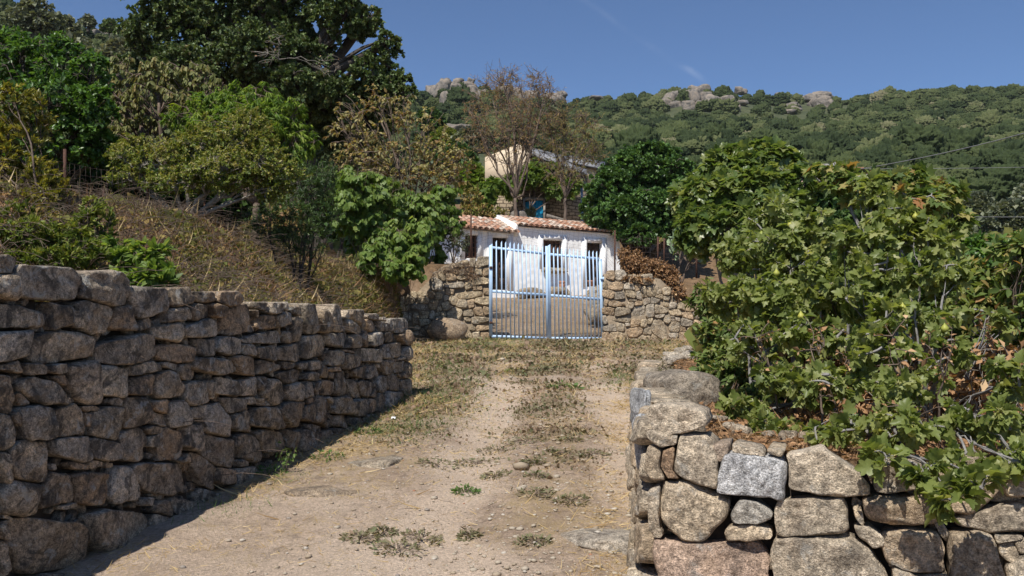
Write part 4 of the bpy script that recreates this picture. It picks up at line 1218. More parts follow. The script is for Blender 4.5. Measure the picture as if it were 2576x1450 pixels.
# smooth bands round the openings, reveals, doors and windows
def band(mb, s0, s1, z0, z1, d0=-.03, d1=.012, t=.5):
    mb.box((s0, d0, z0), (s1, d1, z1), t, lambda P: h3(P[:, 0], P[:, 1], P[:, 2]))
for k, (s0, s1, z0, z1) in op.items():
    door = k[0] == 'd'
    tr = MB(); bw = .17; lo_ = z0 if door else z0 + .0
    band(tr, s0 - bw, s0, lo_, z1 + .15); band(tr, s1, s1 + bw, lo_, z1 + .15); band(tr, s0, s1, z1, z1 + .15)
    # reveals
    band(tr, s0 - .012, s0 + .006, lo_, z1, .012, .28); band(tr, s1 - .006, s1 + .012, lo_, z1, .012, .28); band(tr, s0, s1, z1 - .004, z1 + .012, .012, .28)
    band(tr, s0, s1, lo_ - .03, lo_, .0, .28)
    tr.build("surround", m_white, house)
    rd = MB()
    band(rd, s0, s1, z0, z1, .40, .42); rd.build("dark_room", m_dark, house)
    if door:
        dm = MB(); n_ = 3
        for j in range(2):
            a_ = s0 + (s1 - s0) * j / 2; b_ = s0 + (s1 - s0) * (j + 1) / 2
            band(dm, a_ + .004, b_ - .004, z0 + .02, z1 - .01, .20, .235)
            for q_ in range(4):
                za = z0 + (z1 - z0) * (.06 + .235 * q_); band(dm, a_ + .05, b_ - .05, za, za + (z1 - z0) * .18, .185, .20)
        dd_ = dm.build("door", m_door, house)
        hm = MB(); band(hm, (s0 + s1) / 2 + .02, (s0 + s1) / 2 + .05, (z0 + z1) / 2 - .06, (z0 + z1) / 2 + .06, .15, .185); hm.build("handle", m_rust, dd_)
    else:
        wf = MB()
        for a_, b_, c0, c1 in ((s0, s0 + .05, z0, z1), (s1 - .05, s1, z0, z1), (s0 + .05, s1 - .05, z1 - .05, z1), (s0 + .05, s1 - .05, z0, z0 + .05), ((s0 + s1) / 2 - .03, (s0 + s1) / 2 + .03, z0 + .05, z1 - .05), (s0 + .05, s1 - .05, (z0 + z1) / 2 - .015, (z0 + z1) / 2 + .015)):
            band(wf, a_, b_, c0, c1, .2, .24)
        wo_ = wf.build("window", m_frame, house)
        gm = MB(); band(gm, s0 + .03, s1 - .03, z0 + .03, z1 - .03, .225, .232); gm.build("pane", m_glass, wo_)
        gb = MB(); nv = 5 if k == 'wr' else 4
        for j in range(nv): band(gb, s0 + (s1 - s0) * (j + .5) / nv - .012, s0 + (s1 - s0) * (j + .5) / nv + .012, z0, z1, .06, .084)
        for j in range(5): band(gb, s0, s1, z0 + (z1 - z0) * (j + .5) / 5 - .012, z0 + (z1 - z0) * (j + .5) / 5 + .012, .086, .106)
        gb.build("grille", m_frame, wo_)
        cu = MB(); band(cu, s0 + .06, (s0 + s1) / 2 - .06, z0 + .25, z1 - .1, .26, .27); band(cu, (s0 + s1) / 2 + .06, s1 - .06, z0 + .25, z1 - .1, .26, .27); cu.build("curtain", m_white, wo_)
        if k == 'wr':
            sl = MB(); a_ = hst(1045, 745)[0]; b_ = hst(1248, 745)[0]
            P = MB(); rock(P, h3((a_ + b_) / 2, -.06, z0 - .09), ((b_ - a_) * 1.08, .42, .19), math.atan2(hd[1], hd[0]), 33, 3, .95, (.40, .33, .24), .05); P.build("sill", m_stone_sun, house, True)
# barrel tiles
def tiles(s0, s1, edge_z, out, rise, run, pitch, seed):
    """rows of half-round tiles from the eave upwards; edge_z(s) is the height of the tile edge"""
    rg = np.random.default_rng(seed); mb = MB(); n_ = int((s1 - s0) / pitch); rows = int(round(math.hypot(rise, run) / .33))
    ux = run / math.hypot(rise, run); uz = rise / math.hypot(rise, run)
    cols = [(.44, .235, .15), (.40, .20, .12), (.47, .30, .215), (.52, .40, .31), (.36, .185, .12), (.50, .34, .25), (.55, .47, .39)]
    ang = np.linspace(0, math.pi, 9)
    for i in range(n_):
        sc = s0 + (i + .5) * (s1 - s0) / n_; ez = float(edge_z(np.array(sc)))
        for kind in (0, 1):                        # 0 channel below, 1 cover above
            cs = sc + (pitch / 2 if kind == 0 else 0)
            for r_ in range(rows):
                a0 = r_ * .33 - .02 + rg.uniform(-.025, .02); a1 = a0 + .42
                tint = np.array(cols[rg.integers(len(cols))]) * rg.uniform(.8, 1.12)
                ra, rb = (.098, .078) if kind else (.082, .095)
                for rr_off, flip in ((0, False), (-.014, True)):
                    P = []
                    for a_, rr in ((a0, ra), (a1, rb)):
                        d_ = -out + a_ * ux; z = ez + a_ * uz + (.02 if kind else .012) + (.012 if a_ == a0 and kind else 0)
                        sg = 1 if kind else -1
                        P.append(h3(cs + (rr + rr_off) * np.cos(ang), d_ - 0.0, z + sg * (rr + rr_off) * .75 * np.sin(ang) + (.0 if kind else .06)))
                    V_ = np.concatenate(P); m_ = len(ang)
                    mb.faces(V_, [(j, j + 1, m_ + j + 1, m_ + j) if not flip else (j, m_ + j, m_ + j + 1, j + 1) for j in range(m_ - 1)], tint)
                    if not flip: V_keep = V_[:m_]
                    else: mb.faces(np.concatenate([V_keep, V_[:m_]]), [(j, m_ + j, m_ + j + 1, j + 1) for j in range(m_ - 1)], tint)
    return mb
rf = tiles(hst(232, 330)[0], hst(800, 370)[0], lambda s: eave(s) - .06, .30, .62, 1.75, .185, 3).build("roof", m_tile, house)
rf2 = tiles(hst(815, 330)[0], hst(1742, 410)[0] + .03, lambda s: eave(s) + .0, .17, .55, 1.9, .185, 4).build("roof", m_tile, house)
# boards closing the roof below the tiles and the white stepped verge between both roofs
db = MB()
for a_, b_, off, rise, run, out in ((SL0, sB, -.03, .62, 1.75, .12), (sB, S1, -.01, .55, 1.9, .05)):
    qs = np.linspace(a_ + .004, b_ - .004, 12)
    e_ = eave(np.clip(qs, a_ + .01, b_ - .01)) + off
    lo = h3(qs, np.full(12, -out), e_ - out * rise / run); hi = h3(qs, np.full(12, run - .05), e_ + rise * (run - .05) / run); dn = h3(qs, np.full(12, DEP), e_ + rise - .1)
    db.faces(np.concatenate([lo, hi, dn]), [(a * 12 + i, a * 12 + i + 1, (a + 1) * 12 + i + 1, (a + 1) * 12 + i) for i in range(11) for a in range(2)])
db.build("roof_bed", m_white, house)
vg = MB()
za, zb = float(eave(np.array(sB - .05))), float(eave(np.array(sB + .05)))
pts = [(-.04, za - .12), (-.04, zb + .06), (1.75, zb + .62), (1.75, za + .3)]
A = [h3(sB - .05, d_, z_) for d_, z_ in pts] + [h3(sB + .09, d_, z_) for d_, z_ in pts]
vg.faces(np.array(A), [(0, 1, 2, 3), (7, 6, 5, 4), (0, 4, 5, 1), (1, 5, 6, 2), (2, 6, 7, 3), (3, 7, 4, 0)]); vg.build("verge", m_white, house)
# white lean-to end, left of the cottage behind the vine
lt = thing("outhouse", "low white outhouse wall showing behind the grape vine", "outhouse", D(1125, 640, 29.2))
mb = MB(); P0_ = D(1098, 540, 29.0); P1_ = D(1152, 545, 29.6)
mb.box((P0_[0] - .5, 29.2, 3.6), (P1_[0] - .12, 31, P0_[2]), .5); mb.build("wall", m_rough, lt)
mb = MB(); mb.box((P0_[0] - .56, 29.14, P0_[2] + .002), (P1_[0] - .1, 31.06, P0_[2] + .07), .5); mb.build("roof", m_white, lt)

# stone bench, jar, drum and plant pot in the yard, low wall by the right door
def c3g(x, y, o): u, v_ = c3(x, y); return on_plane(u, v_, HP0 + hn * o, hn)
bench = thing("stone_bench", "long stone bench of rough slabs against the white cottage wall", "bench", c3g(1060, 960, .3))
for a_, b_, yy, hh in ((838, 1062, 938, 52), (1100, 1282, 930, 46)):
    A, B = c3g(a_, yy, .3), c3g(b_, yy, .3); mb = MB(); rock(mb, (A + B) / 2, (np.linalg.norm(B - A) * 1.08, .5, .32), math.atan2(hd[1], hd[0]), int(a_), 3, .95, (.38, .31, .22), .05); mb.build("slab", m_stone_sun, bench, True)
for a_ in (860, 960, 1040, 1120, 1200, 1270):
    A = c3g(a_, 962, .3); mb = MB(); rock(mb, A, (.2, .4, .3), .3, int(a_) + 7, 2, .8, (.33, .28, .2), .08); mb.build("support", m_stone_sun, bench, True)
m_terra = plain("terracotta", (.40, .20, .12), .8, .2, 15, bump=.2)
def lathe(mb, c_, prof, n_=18, tint=.5):
    an = np.arange(n_) * 2 * math.pi / n_; V_ = np.concatenate([np.stack([c_[0] + r_ * np.cos(an), c_[1] + r_ * np.sin(an), np.full(n_, c_[2] + z_)], -1) for r_, z_ in prof])
    f_ = [(a * n_ + i, a * n_ + (i + 1) % n_, (a + 1) * n_ + (i + 1) % n_, (a + 1) * n_ + i) for a in range(len(prof) - 1) for i in range(n_)]
    mb.faces(V_, f_ + [tuple(range(n_))[::-1]], tint)
mb = MB(); lathe(mb, c3g(1222, 915, .3), [(.07, 0), (.095, .05), (.1, .18), (.085, .22), (.1, .23), (.1, .28), (.07, .3), (.06, .28), (.05, .1)])
tag(mb.build("terracotta_jar", m_terra, None, True), "small terracotta jar standing on the stone bench", "jar")
mb = MB(); lathe(mb, c3g(1480, 885, .7), [(.07, 0), (.1, .15), (.115, .16), (.115, .2), (.09, .2), (.08, .12)])
tag(mb.build("plant_pot", m_terra, None, True), "terracotta plant pot on the low wall beside the right door", "plant pot")
yw = thing("stone_wall", "low stone wall inside the gate below the right cottage door", "stone wall", c3g(1520, 1000, 1.2))
rg = np.random.default_rng(9)
for k in range(26):
    x, y = rg.uniform(1490, 1580), rg.uniform(900, 1160); P = D(*c3(x, y), 26.5 - (y - 900) / 260 * 4); mb = MB()
    rock(mb, P, rg.uniform(.2, .4, 3), rg.uniform(0, 3), 700 + k, 2, .6, np.array(PAL_G[k % 5]) * .8, .1); mb.build("stone", m_stone_sun, yw, True)
mb = MB(); mb.box((D(*c3(1488, 960), 23.5)[0] - .05, 23.4, 2.2), (D(*c3(1488, 960), 23.5)[0] + .05, 23.6, D(*c3(1488, 885), 23.5)[2]), .5)
tag(mb.build("concrete_post", plain("concrete", (.3, .28, .25), .9, .2, 20, bump=.3)), "thin grey concrete post just inside the right gate leaf", "post")
# bracket lamp on the right corner
lamp = thing("wall_lamp", "rusty bracket lamp with flat shade on the cottage's right corner", "lamp", h3(S1, 0, hst(1738, 450)[1]))
A, B = h3(S1, .05, hst(1738, 442)[1]), c3g(1862, 442, 0); sh_ = c3g(1895, 490, 0)
br = MB(); br.tubes(np.array([A, A * .5 + B * .5, B, B * .3 + sh_ * .7 + np.array([0, 0, .09]), sh_ + np.array([0, 0, .05])]), .012, 6, .5)
a2 = A - np.array([0, 0, .13]); br.tubes(np.array([a2, a2 * .6 + B * .4 - np.array([0, 0, .04]), A * .15 + B * .85 - np.array([0, 0, .05]), B]), .009, 6, .5); br.build("bracket", m_rust, lamp)
mb = MB(); lathe(mb, sh_, [(.16, 0), (.15, .015), (.05, .05), (.03, .08), (.01, .09)]); mb.build("lamp_shade", m_rust, lamp, True)

# ------------------------------------------------------------------ upper stone house
m_cream = plain("cream_render", (.62, .50, .36), .9, .08, 1.5, bump=.2)
m_fstone, ns, ls = newmat("far_masonry")
tc = node(ns, "ShaderNodeTexCoord"); mp = node(ns, "ShaderNodeMapping"); mp.inputs['Rotation'].default_value = (math.pi / 2, 0, 0); ls.new(tc.outputs['Object'], mp.inputs[0])
bk_ = node(ns, "ShaderNodeTexBrick"); bk_.inputs['Scale'].default_value = 1.6; bk_.inputs['Color1'].default_value = (.36, .29, .2, 1); bk_.inputs['Color2'].default_value = (.25, .2, .145, 1); bk_.inputs['Mortar'].default_value = (.09, .07, .05, 1)
bk_.inputs['Mortar Size'].default_value = .035
dn_ = node(ns, "ShaderNodeTexNoise"); dn_.inputs['Scale'].default_value = 1.7; ls.new(mp.outputs[0], dn_.inputs['Vector'])
va = node(ns, "ShaderNodeVectorMath", operation='MULTIPLY_ADD'); va.inputs[1].default_value = (.35, .35, .35); ls.new(dn_.outputs['Color'], va.inputs[0]); ls.new(mp.outputs[0], va.inputs[2]); ls.new(va.outputs[0], bk_.inputs['Vector'])
finish(ns, ls, bk_.outputs['Color'], .95, bk_.outputs['Fac'], -.6, .05, .1)
m_sky_blue = plain("bright_blue_paint", (.015, .30, .56), .5, .2, 6, col2=(.025, .40, .70), bump=.05)
m_slate = plain("grey_roof_sheet", (.22, .22, .23), .7, .2, 4)
uh = thing("stone_house", "old stone house with cream upper wall and blue door behind the almond tree", "house", D(1400, 560, 39))
def uD(u, v_, Y=39.0): return D(u, v_, Y)
def ubox(mb, u0, u1, v0, v1, Y0, Y1): a = uD(u0, v1, Y0); b = uD(u1, v0, Y0); mb.box((a[0], Y0, a[2]), (b[0], Y1, b[2]), .5)
mb = MB(); ubox(mb, 1215, 1338, 470, 600, 39, 43); ubox(mb, 1338, 1478, 440, 600, 39.25, 43); mb.build("wall", m_fstone, uh)
mb = MB(); a, b, c_, d_ = uD(1220, 477, 38.9), uD(1333, 477, 38.9), uD(1333, 388, 38.9), uD(1220, 372 + 24, 38.9)
e_ = uD(1305, 362, 38.9); fr_ = np.array([a, b, c_, e_, d_]); bk2 = fr_ + np.array([0, 3.5, 0])
mb.faces(np.concatenate([fr_, bk2]), [(0, 1, 2, 3, 4), (9, 8, 7, 6, 5)] + [(i, 5 + i, 5 + (i + 1) % 5, (i + 1) % 5) for i in range(5)]); mb.build("upper_wall", m_cream, uh)
mb = MB(); ubox(mb, 1432, 1500, 422, 460, 40.5, 43); mb.build("extension_wall", m_cream, uh)
mb = MB()
a, b, c_, d_ = uD(1333, 385, 38.7), uD(1478, 437, 39.0), uD(1470, 405, 43.5), uD(1340, 372, 43.5)
q8 = np.array([a, b, c_, d_]); mb.faces(np.concatenate([q8, q8 - np.array([0, 0, .1])]), [(0, 1, 2, 3), (7, 6, 5, 4), (0, 4, 5, 1), (1, 5, 6, 2), (2, 6, 7, 3), (3, 7, 4, 0)])
a, b, c_, d_ = uD(1430, 404, 40.3), uD(1522, 424, 40.3), uD(1522, 408, 43.5), uD(1430, 390, 43.5)
q8 = np.array([a, b, c_, d_]); mb.faces(np.concatenate([q8, q8 - np.array([0, 0, .1])]), [(0, 1, 2, 3), (7, 6, 5, 4), (0, 4, 5, 1), (1, 5, 6, 2), (2, 6, 7, 3), (3, 7, 4, 0)])
mb.build("roof", m_slate, uh)
mb = MB(); ubox(mb, 1322, 1346, 508, 552, 38.86, 38.9); ubox(mb, 1347, 1366, 505, 565, 38.86, 38.9); dr_ = mb.build("door", m_sky_blue, uh)
mb = MB(); ubox(mb, 1316, 1321, 500, 565, 38.8, 38.98); ubox(mb, 1367, 1372, 500, 570, 38.8, 38.98); ubox(mb, 1321, 1367, 497, 504, 38.8, 38.98); mb.build("door_frame", plain("grey_stone_frame", (.3, .27, .23)), uh)
# pink house seen through the fig tree
ph = thing("house", "pinkish house glimpsed through the top of the fig tree", "house", D(1905, 470, 46))
mb = MB(); a, b = D(1868, 470, 46), D(1925, 430, 46); mb.box((a[0], 46, 4.5), (b[0] + 4.5, 51, b[2]), .5); mb.build("wall", plain("pink_render", (.58, .40, .32), .9, .08), ph)
mb = MB(); a2, b2_ = D(1862, 432, 45.8), D(1931, 414, 47.5)
q8 = np.array([[a2[0], 45.7, b[2] + .01], [b2_[0] + 4.5, 45.7, b[2] + .01], [b2_[0] + 4.5, 51, b[2] + .9], [a2[0], 51, b[2] + .9]]); mb.faces(np.concatenate([q8, q8 + np.array([0, 0, .12])]), [(3, 2, 1, 0), (4, 5, 6, 7), (0, 1, 5, 4), (1, 2, 6, 5), (2, 3, 7, 6), (3, 0, 4, 7)]); mb.build("roof", m_terra, ph)

# blue pole with bracket, wooden rail
pole = thing("metal_pole", "slim blue grey metal pole with pipe bracket right of the old stone house", "pole", D(1466, 590, 35.5))
m_pole = plain("blue_grey_metal", (.10, .17, .25), .5, .15)
mb = MB(); mb.tubes(np.array([D(1466, 592, 35.5), D(1463, 474, 35.5)]), .045, 8); mb.build("shaft", m_pole, pole)
mb = MB(); mb.tubes(np.array([D(1463, 480, 35.5), D(1486, 480, 35.5), D(1488, 481, 35.5), D(1488, 487, 35.5)]), .025, 6); mb.tubes(np.array([D(1463, 491, 35.5), D(1474, 491, 35.5), D(1478, 480, 35.5)]), .02, 6); mb.build("bracket", plain("galvanised", (.4, .42, .45), .4, .1), pole)
m_grey_wood = barkmat("grey_weathered_wood", (.10, .085, .07), (.27, .235, .2), 18)
mb = MB(); mb.tubes(np.array([D(1375, 543, 34.6), D(1400, 550, 34.7), D(1430, 558, 34.8), D(1462, 560, 34.9)]), [.085, .08, .075, .06], 7)
tag(mb.build("wooden_rail", m_grey_wood, None, True), "grey crooked wooden rail lying across the bank above the cottage roof", "rail")
# rough grey stump left of the blue door
mb = MB(); rock(mb, D(1308, 552, 34.9), (.7, .5, .75), .3, 15, 3, .4, .5, .25); tag(mb.build("tree_stump", m_grey_wood, None, True), "dead grey tree stump left of the blue door", "stump")

# ------------------------------------------------------------------ fences and cables
def post(mb, u, v0, v1, Y, r_=.017): A, B = D(u, v1, Y), D(u, v0, Y); mb.tubes(np.array([A, (A + B) / 2 + R.normal(0, .006, 3), B]), r_, 6)
m_wire = plain("rusty_wire", (.075, .055, .045), .8, .2)
fe = thing("wire_fence", "rusty wire netting on two iron posts above the gate and its stone walls", "fence", D(1185, 640, 20.75))
for u, a_, b_ in ((1185, 540, 655), (1547, 580, 700)):
    mb = MB(); post(mb, u, a_, b_, 20.75, .022); mb.build("post", m_rust, fe)
mb = MB(); rg = np.random.default_rng(4)
tu = np.linspace(1185, 1547, 26)
tz = lambda u: np.interp(u, [1185, 1300, 1420, 1547], [548, 556, 574, 590]); bz = lambda u: np.interp(u, [1185, 1235, 1520, 1547], [650, 622, 655, 690])
for j in range(10):
    mb.tubes(D(tu, tz(tu) + (bz(tu) - tz(tu)) * j / 9 + rg.normal(0, 1.2, 26), np.full(26, 20.75)), .0016, 3)
for u in np.linspace(1190, 1542, 34):
    k = np.linspace(0, 1, 9); mb.tubes(D(u + rg.normal(0, 1.5, 9) + 6 * np.sin(k * 3) * rg.uniform(-1, 1), tz(u) + (bz(u) - tz(u)) * k, np.full(9, 20.75)), .0014, 3)
mb.build("netting", m_wire, fe)
fr = thing("wire_fence", "slack rusty wire fence on the terrace right of the cottage", "fence", D(1666, 650, 21.6))
for u, a_, b_ in ((1655, 596, 670), (1671, 600, 668), (1752, 605, 700)):
    mb = MB(); post(mb, u, a_, b_, 21.6, .024); mb.build("post", m_rust, fr)
mb = MB()
tu = np.linspace(1560, 1800, 26)
for j in range(5): mb.tubes(D(tu, 600 + 12 * j + rg.normal(0, 1.5, 26) + 3 * np.sin(tu / 20), np.full(26, 21.6)), .004, 3)
for u in np.linspace(1562, 1800, 24):
    k = np.linspace(0, 1, 6); mb.tubes(D(u + rg.normal(0, 3, 6), 600 + 52 * k, np.full(6, 21.6)), .0035, 3)
mb.build("netting", m_wire, fr)
fl = thing("wire_fence", "rusty iron posts and sagging wire fence below the garden trees on the left", "fence", D(163, 540, 9.6))
posts = [(163, 376, 542, 9.6), (262, 470, 545, 10.4), (372, 470, 545, 11.0), (515, 478, 560, 11.8), (60, 420, 540, 9.2), (680, 500, 590, 13.2)]
for u, a_, b_, Y in posts:
    mb = MB(); post(mb, u, a_, b_ + 6, Y, .014 if u != 163 else .017); mb.build("post", m_rust, fl)
mb = MB(); tu = np.linspace(60, 680, 60); ty = np.interp(tu, [60, 163, 262, 372, 515, 680], [9.2, 9.6, 10.4, 11.0, 11.8, 13.2])
for j in range(7): mb.tubes(D(tu, np.interp(tu, [60, 680], [395, 490]) + np.interp(tu, [60, 680], [145, 85]) * j / 6 + 2.5 * np.sin(tu / 31 + j), ty), .0022, 3)
for u in np.linspace(66, 676, 46):
    Y = float(np.interp(u, [60, 163, 262, 372, 515, 680], [9.2, 9.6, 10.4, 11.0, 11.8, 13.2])); k = np.linspace(0, 1, 5)
    mb.tubes(D(u + rg.normal(0, 1, 5), np.interp(u, [60, 680], [395, 490]) + np.interp(u, [60, 680], [145, 85]) * k, np.full(5, Y)), .002, 3)
mb.build("netting", m_wire, fl)
# overhead cables
m_cable = plain("cable", (.22, .22, .22), .6, .1)
def cable(label, pts, Y, r_):
    u = np.array([p[0] for p in pts], float); v_ = np.array([p[1] for p in pts], float); t = np.linspace(0, 1, 30)
    uu = np.interp(t, np.linspace(0, 1, len(u)), u); vv = np.polyval(np.polyfit(u, v_, min(2, len(u) - 1)), uu)
    mb = MB(); mb.tubes(D(uu, vv, np.linspace(Y[0], Y[1], 30)), r_, 5); tag(mb.build("power_cable", m_cable), label, "cable")
cable("thick overhead cable rising to the right in front of the hillside", [(2020, 446), (2330, 395), (2700, 300)], (34, 18), .013)
cable("thin dark overhead wire crossing level just under the rising cable", [(2040, 424), (2400, 424), (2700, 418)], (40, 30), .009)
cable("lowest pale overhead wire running level behind the fig bush at the right", [(2350, 545), (2450, 546), (2700, 546)], (26, 22), .007)
# ------------------------------------------------------------------ plants
m_bark_dark = barkmat("dark_bark", (0.035, 0.028, 0.022), (0.10, 0.082, 0.065))
m_bark_grey = barkmat("grey_bark", (0.13, 0.115, 0.095), (0.33, 0.295, 0.25))
m_bark_fig = barkmat("smooth_grey_bark", (0.16, 0.15, 0.14), (0.30, 0.285, 0.27))
m_bark_brown = barkmat("brown_twig_bark", (0.085, 0.06, 0.045), (0.20, 0.15, 0.115))
LM = {
    'oak': leafmat("oak_leaves", [(0.039, 0.065, 0.026), (0.078, 0.121, 0.039), (0.126, 0.178, 0.057), (0.207, 0.240, 0.098), (0.413, 0.326, 0.197)], 0.20, .5),
    'citrus': leafmat("glossy_green_leaves", [(0.046, 0.098, 0.021), (0.075, 0.155, 0.028), (0.115, 0.218, 0.039), (0.207, 0.310, 0.063)], 0.41, .4, .5),
    'wilt': leafmat("wilting_leaves", [(0.1, 0.125, 0.035), (0.165, 0.185, 0.055), (0.25, 0.25, 0.085), (0.3, 0.225, 0.085)], 0.34, .6),
    'peach': leafmat("willowy_green_leaves", [(0.075, 0.141, 0.023), (0.141, 0.241, 0.030), (0.217, 0.316, 0.037), (0.333, 0.392, 0.059)], 0.45, .5),
    'myrtle': leafmat("myrtle_leaves", [(0.075, 0.115, 0.022), (0.135, 0.185, 0.03), (0.22, 0.26, 0.045), (0.32, 0.3, 0.08), (0.38, 0.32, 0.12)], 0.34, .5),
    'myrtle_y': leafmat("yellowing_myrtle_leaves", [(0.066, 0.094, 0.022), (0.151, 0.160, 0.030), (0.282, 0.255, 0.042), (0.415, 0.339, 0.056)], 0.34, .4, .45),
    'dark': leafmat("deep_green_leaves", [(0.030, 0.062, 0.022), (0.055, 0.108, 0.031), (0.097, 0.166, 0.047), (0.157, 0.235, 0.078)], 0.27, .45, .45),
    'apple': leafmat("autumn_leaves", [(0.17, 0.18, 0.06), (0.29, 0.27, 0.1), (0.44, 0.39, 0.18), (0.4, 0.28, 0.11), (0.25, 0.14, 0.055)], 0.45, .6),
    'vine': leafmat("vine_leaves", [(0.095, 0.157, 0.029), (0.157, 0.241, 0.045), (0.235, 0.319, 0.069), (0.392, 0.414, 0.112)], 0.45, .5, .4),
    'almond': leafmat("dry_almond_leaves", [(0.24, 0.235, 0.075), (0.36, 0.3, 0.11), (0.44, 0.3, 0.14), (0.42, 0.25, 0.13), (0.3, 0.17, 0.1)], 0.41, .65),
    'carob': leafmat("carob_leaves", [(0.039, 0.082, 0.026), (0.074, 0.147, 0.039), (0.117, 0.216, 0.055), (0.196, 0.313, 0.088)], 0.27, .4, .5),
    'fig': leafmat("fig_leaves", [(0.126, 0.166, 0.043), (0.199, 0.246, 0.063), (0.273, 0.312, 0.094), (0.368, 0.378, 0.145), (0.624, 0.6, 0.24)], .48, .45, .45),
    'figfar': leafmat("glossy_fig_leaves", [(0.083, 0.134, 0.04), (0.137, 0.198, 0.055), (0.22, 0.269, 0.086), (0.343, 0.358, 0.146), (0.552, 0.528, 0.18)], .48, .35, .6),
    'bramble': leafmat("bramble_leaves", [(0.088, 0.138, 0.037), (0.144, 0.206, 0.053), (0.225, 0.275, 0.081), (0.375, 0.325, 0.112), (0.425, 0.206, 0.081)], 0.41, .55),
    'dry': leafmat("dead_brown_leaves", [(0.196, 0.113, 0.058), (0.332, 0.186, 0.095), (0.489, 0.293, 0.157), (0.666, 0.470, 0.274)], 0.20, .8, .1),
    'olive': leafmat("silvery_olive_leaves", [(0.103, 0.124, 0.072), (0.167, 0.184, 0.112), (0.239, 0.248, 0.160), (0.319, 0.311, 0.208)], 0.20, .6),
    'straw': leafmat("dry_grass", [(0.230, 0.149, 0.078), (0.368, 0.247, 0.127), (0.529, 0.391, 0.196), (0.713, 0.564, 0.322)], 0.27, .8, .1),
    'cover': leafmat("low_creeping_leaves", [(0.132, 0.156, 0.036), (0.216, 0.210, 0.060), (0.324, 0.240, 0.084), (0.372, 0.210, 0.096)], 0.27, .7, .2),
    'weed': leafmat("weed_leaves", [(0.149, 0.167, 0.081), (0.218, 0.196, 0.115), (0.276, 0.201, 0.138), (0.322, 0.218, 0.161)], 0.27, .7, .2),
    'green': leafmat("fresh_weed_leaves", [(0.079, 0.144, 0.040), (0.135, 0.223, 0.056), (0.208, 0.271, 0.079)], 0.41, .6),
    'bankgrass': leafmat("reddish_dry_grass", [(0.15, 0.082, 0.045), (0.27, 0.158, 0.085), (0.40, 0.265, 0.145), (0.58, 0.43, 0.25)], .2, .8, .1),
    'cactus': leafmat("cactus_pads", [(0.174, 0.244, 0.131), (0.244, 0.313, 0.174)], 0.07, .6),
}
m_figfruit = plain("green_fig_skin", (.30, .34, .06), .5, .2, 6, col2=(.42, .40, .08), bump=.05)


def bez(A, B, C_, M):
    t = np.linspace(0, 1, M)[None, :, None]
    return A[:, None] * (1 - t) ** 2 + B[:, None] * 2 * t * (1 - t) + C_[:, None] * t ** 2


def limb_path(a, c_, rg, M=9, lift=.35, wob=.08):
    L = np.linalg.norm(c_ - a)
    m1 = a + (c_ - a) * .4 + np.array([0, 0, lift * .3 * L]) + rg.normal(0, wob * L, 3)
    P = bez(a[None], m1[None], c_[None], M)[0]
    t = np.linspace(0, 1, M)
    P[1:-1] += (vnoise(np.stack([t * 5, t * 0 + a[0], t * 0 + c_[1]], -1) * 2, int(abs(a[0] * 97)) + 3)[:, None] * rg.normal(0, 1, 3) * .04 * L)[1:-1]
    return P


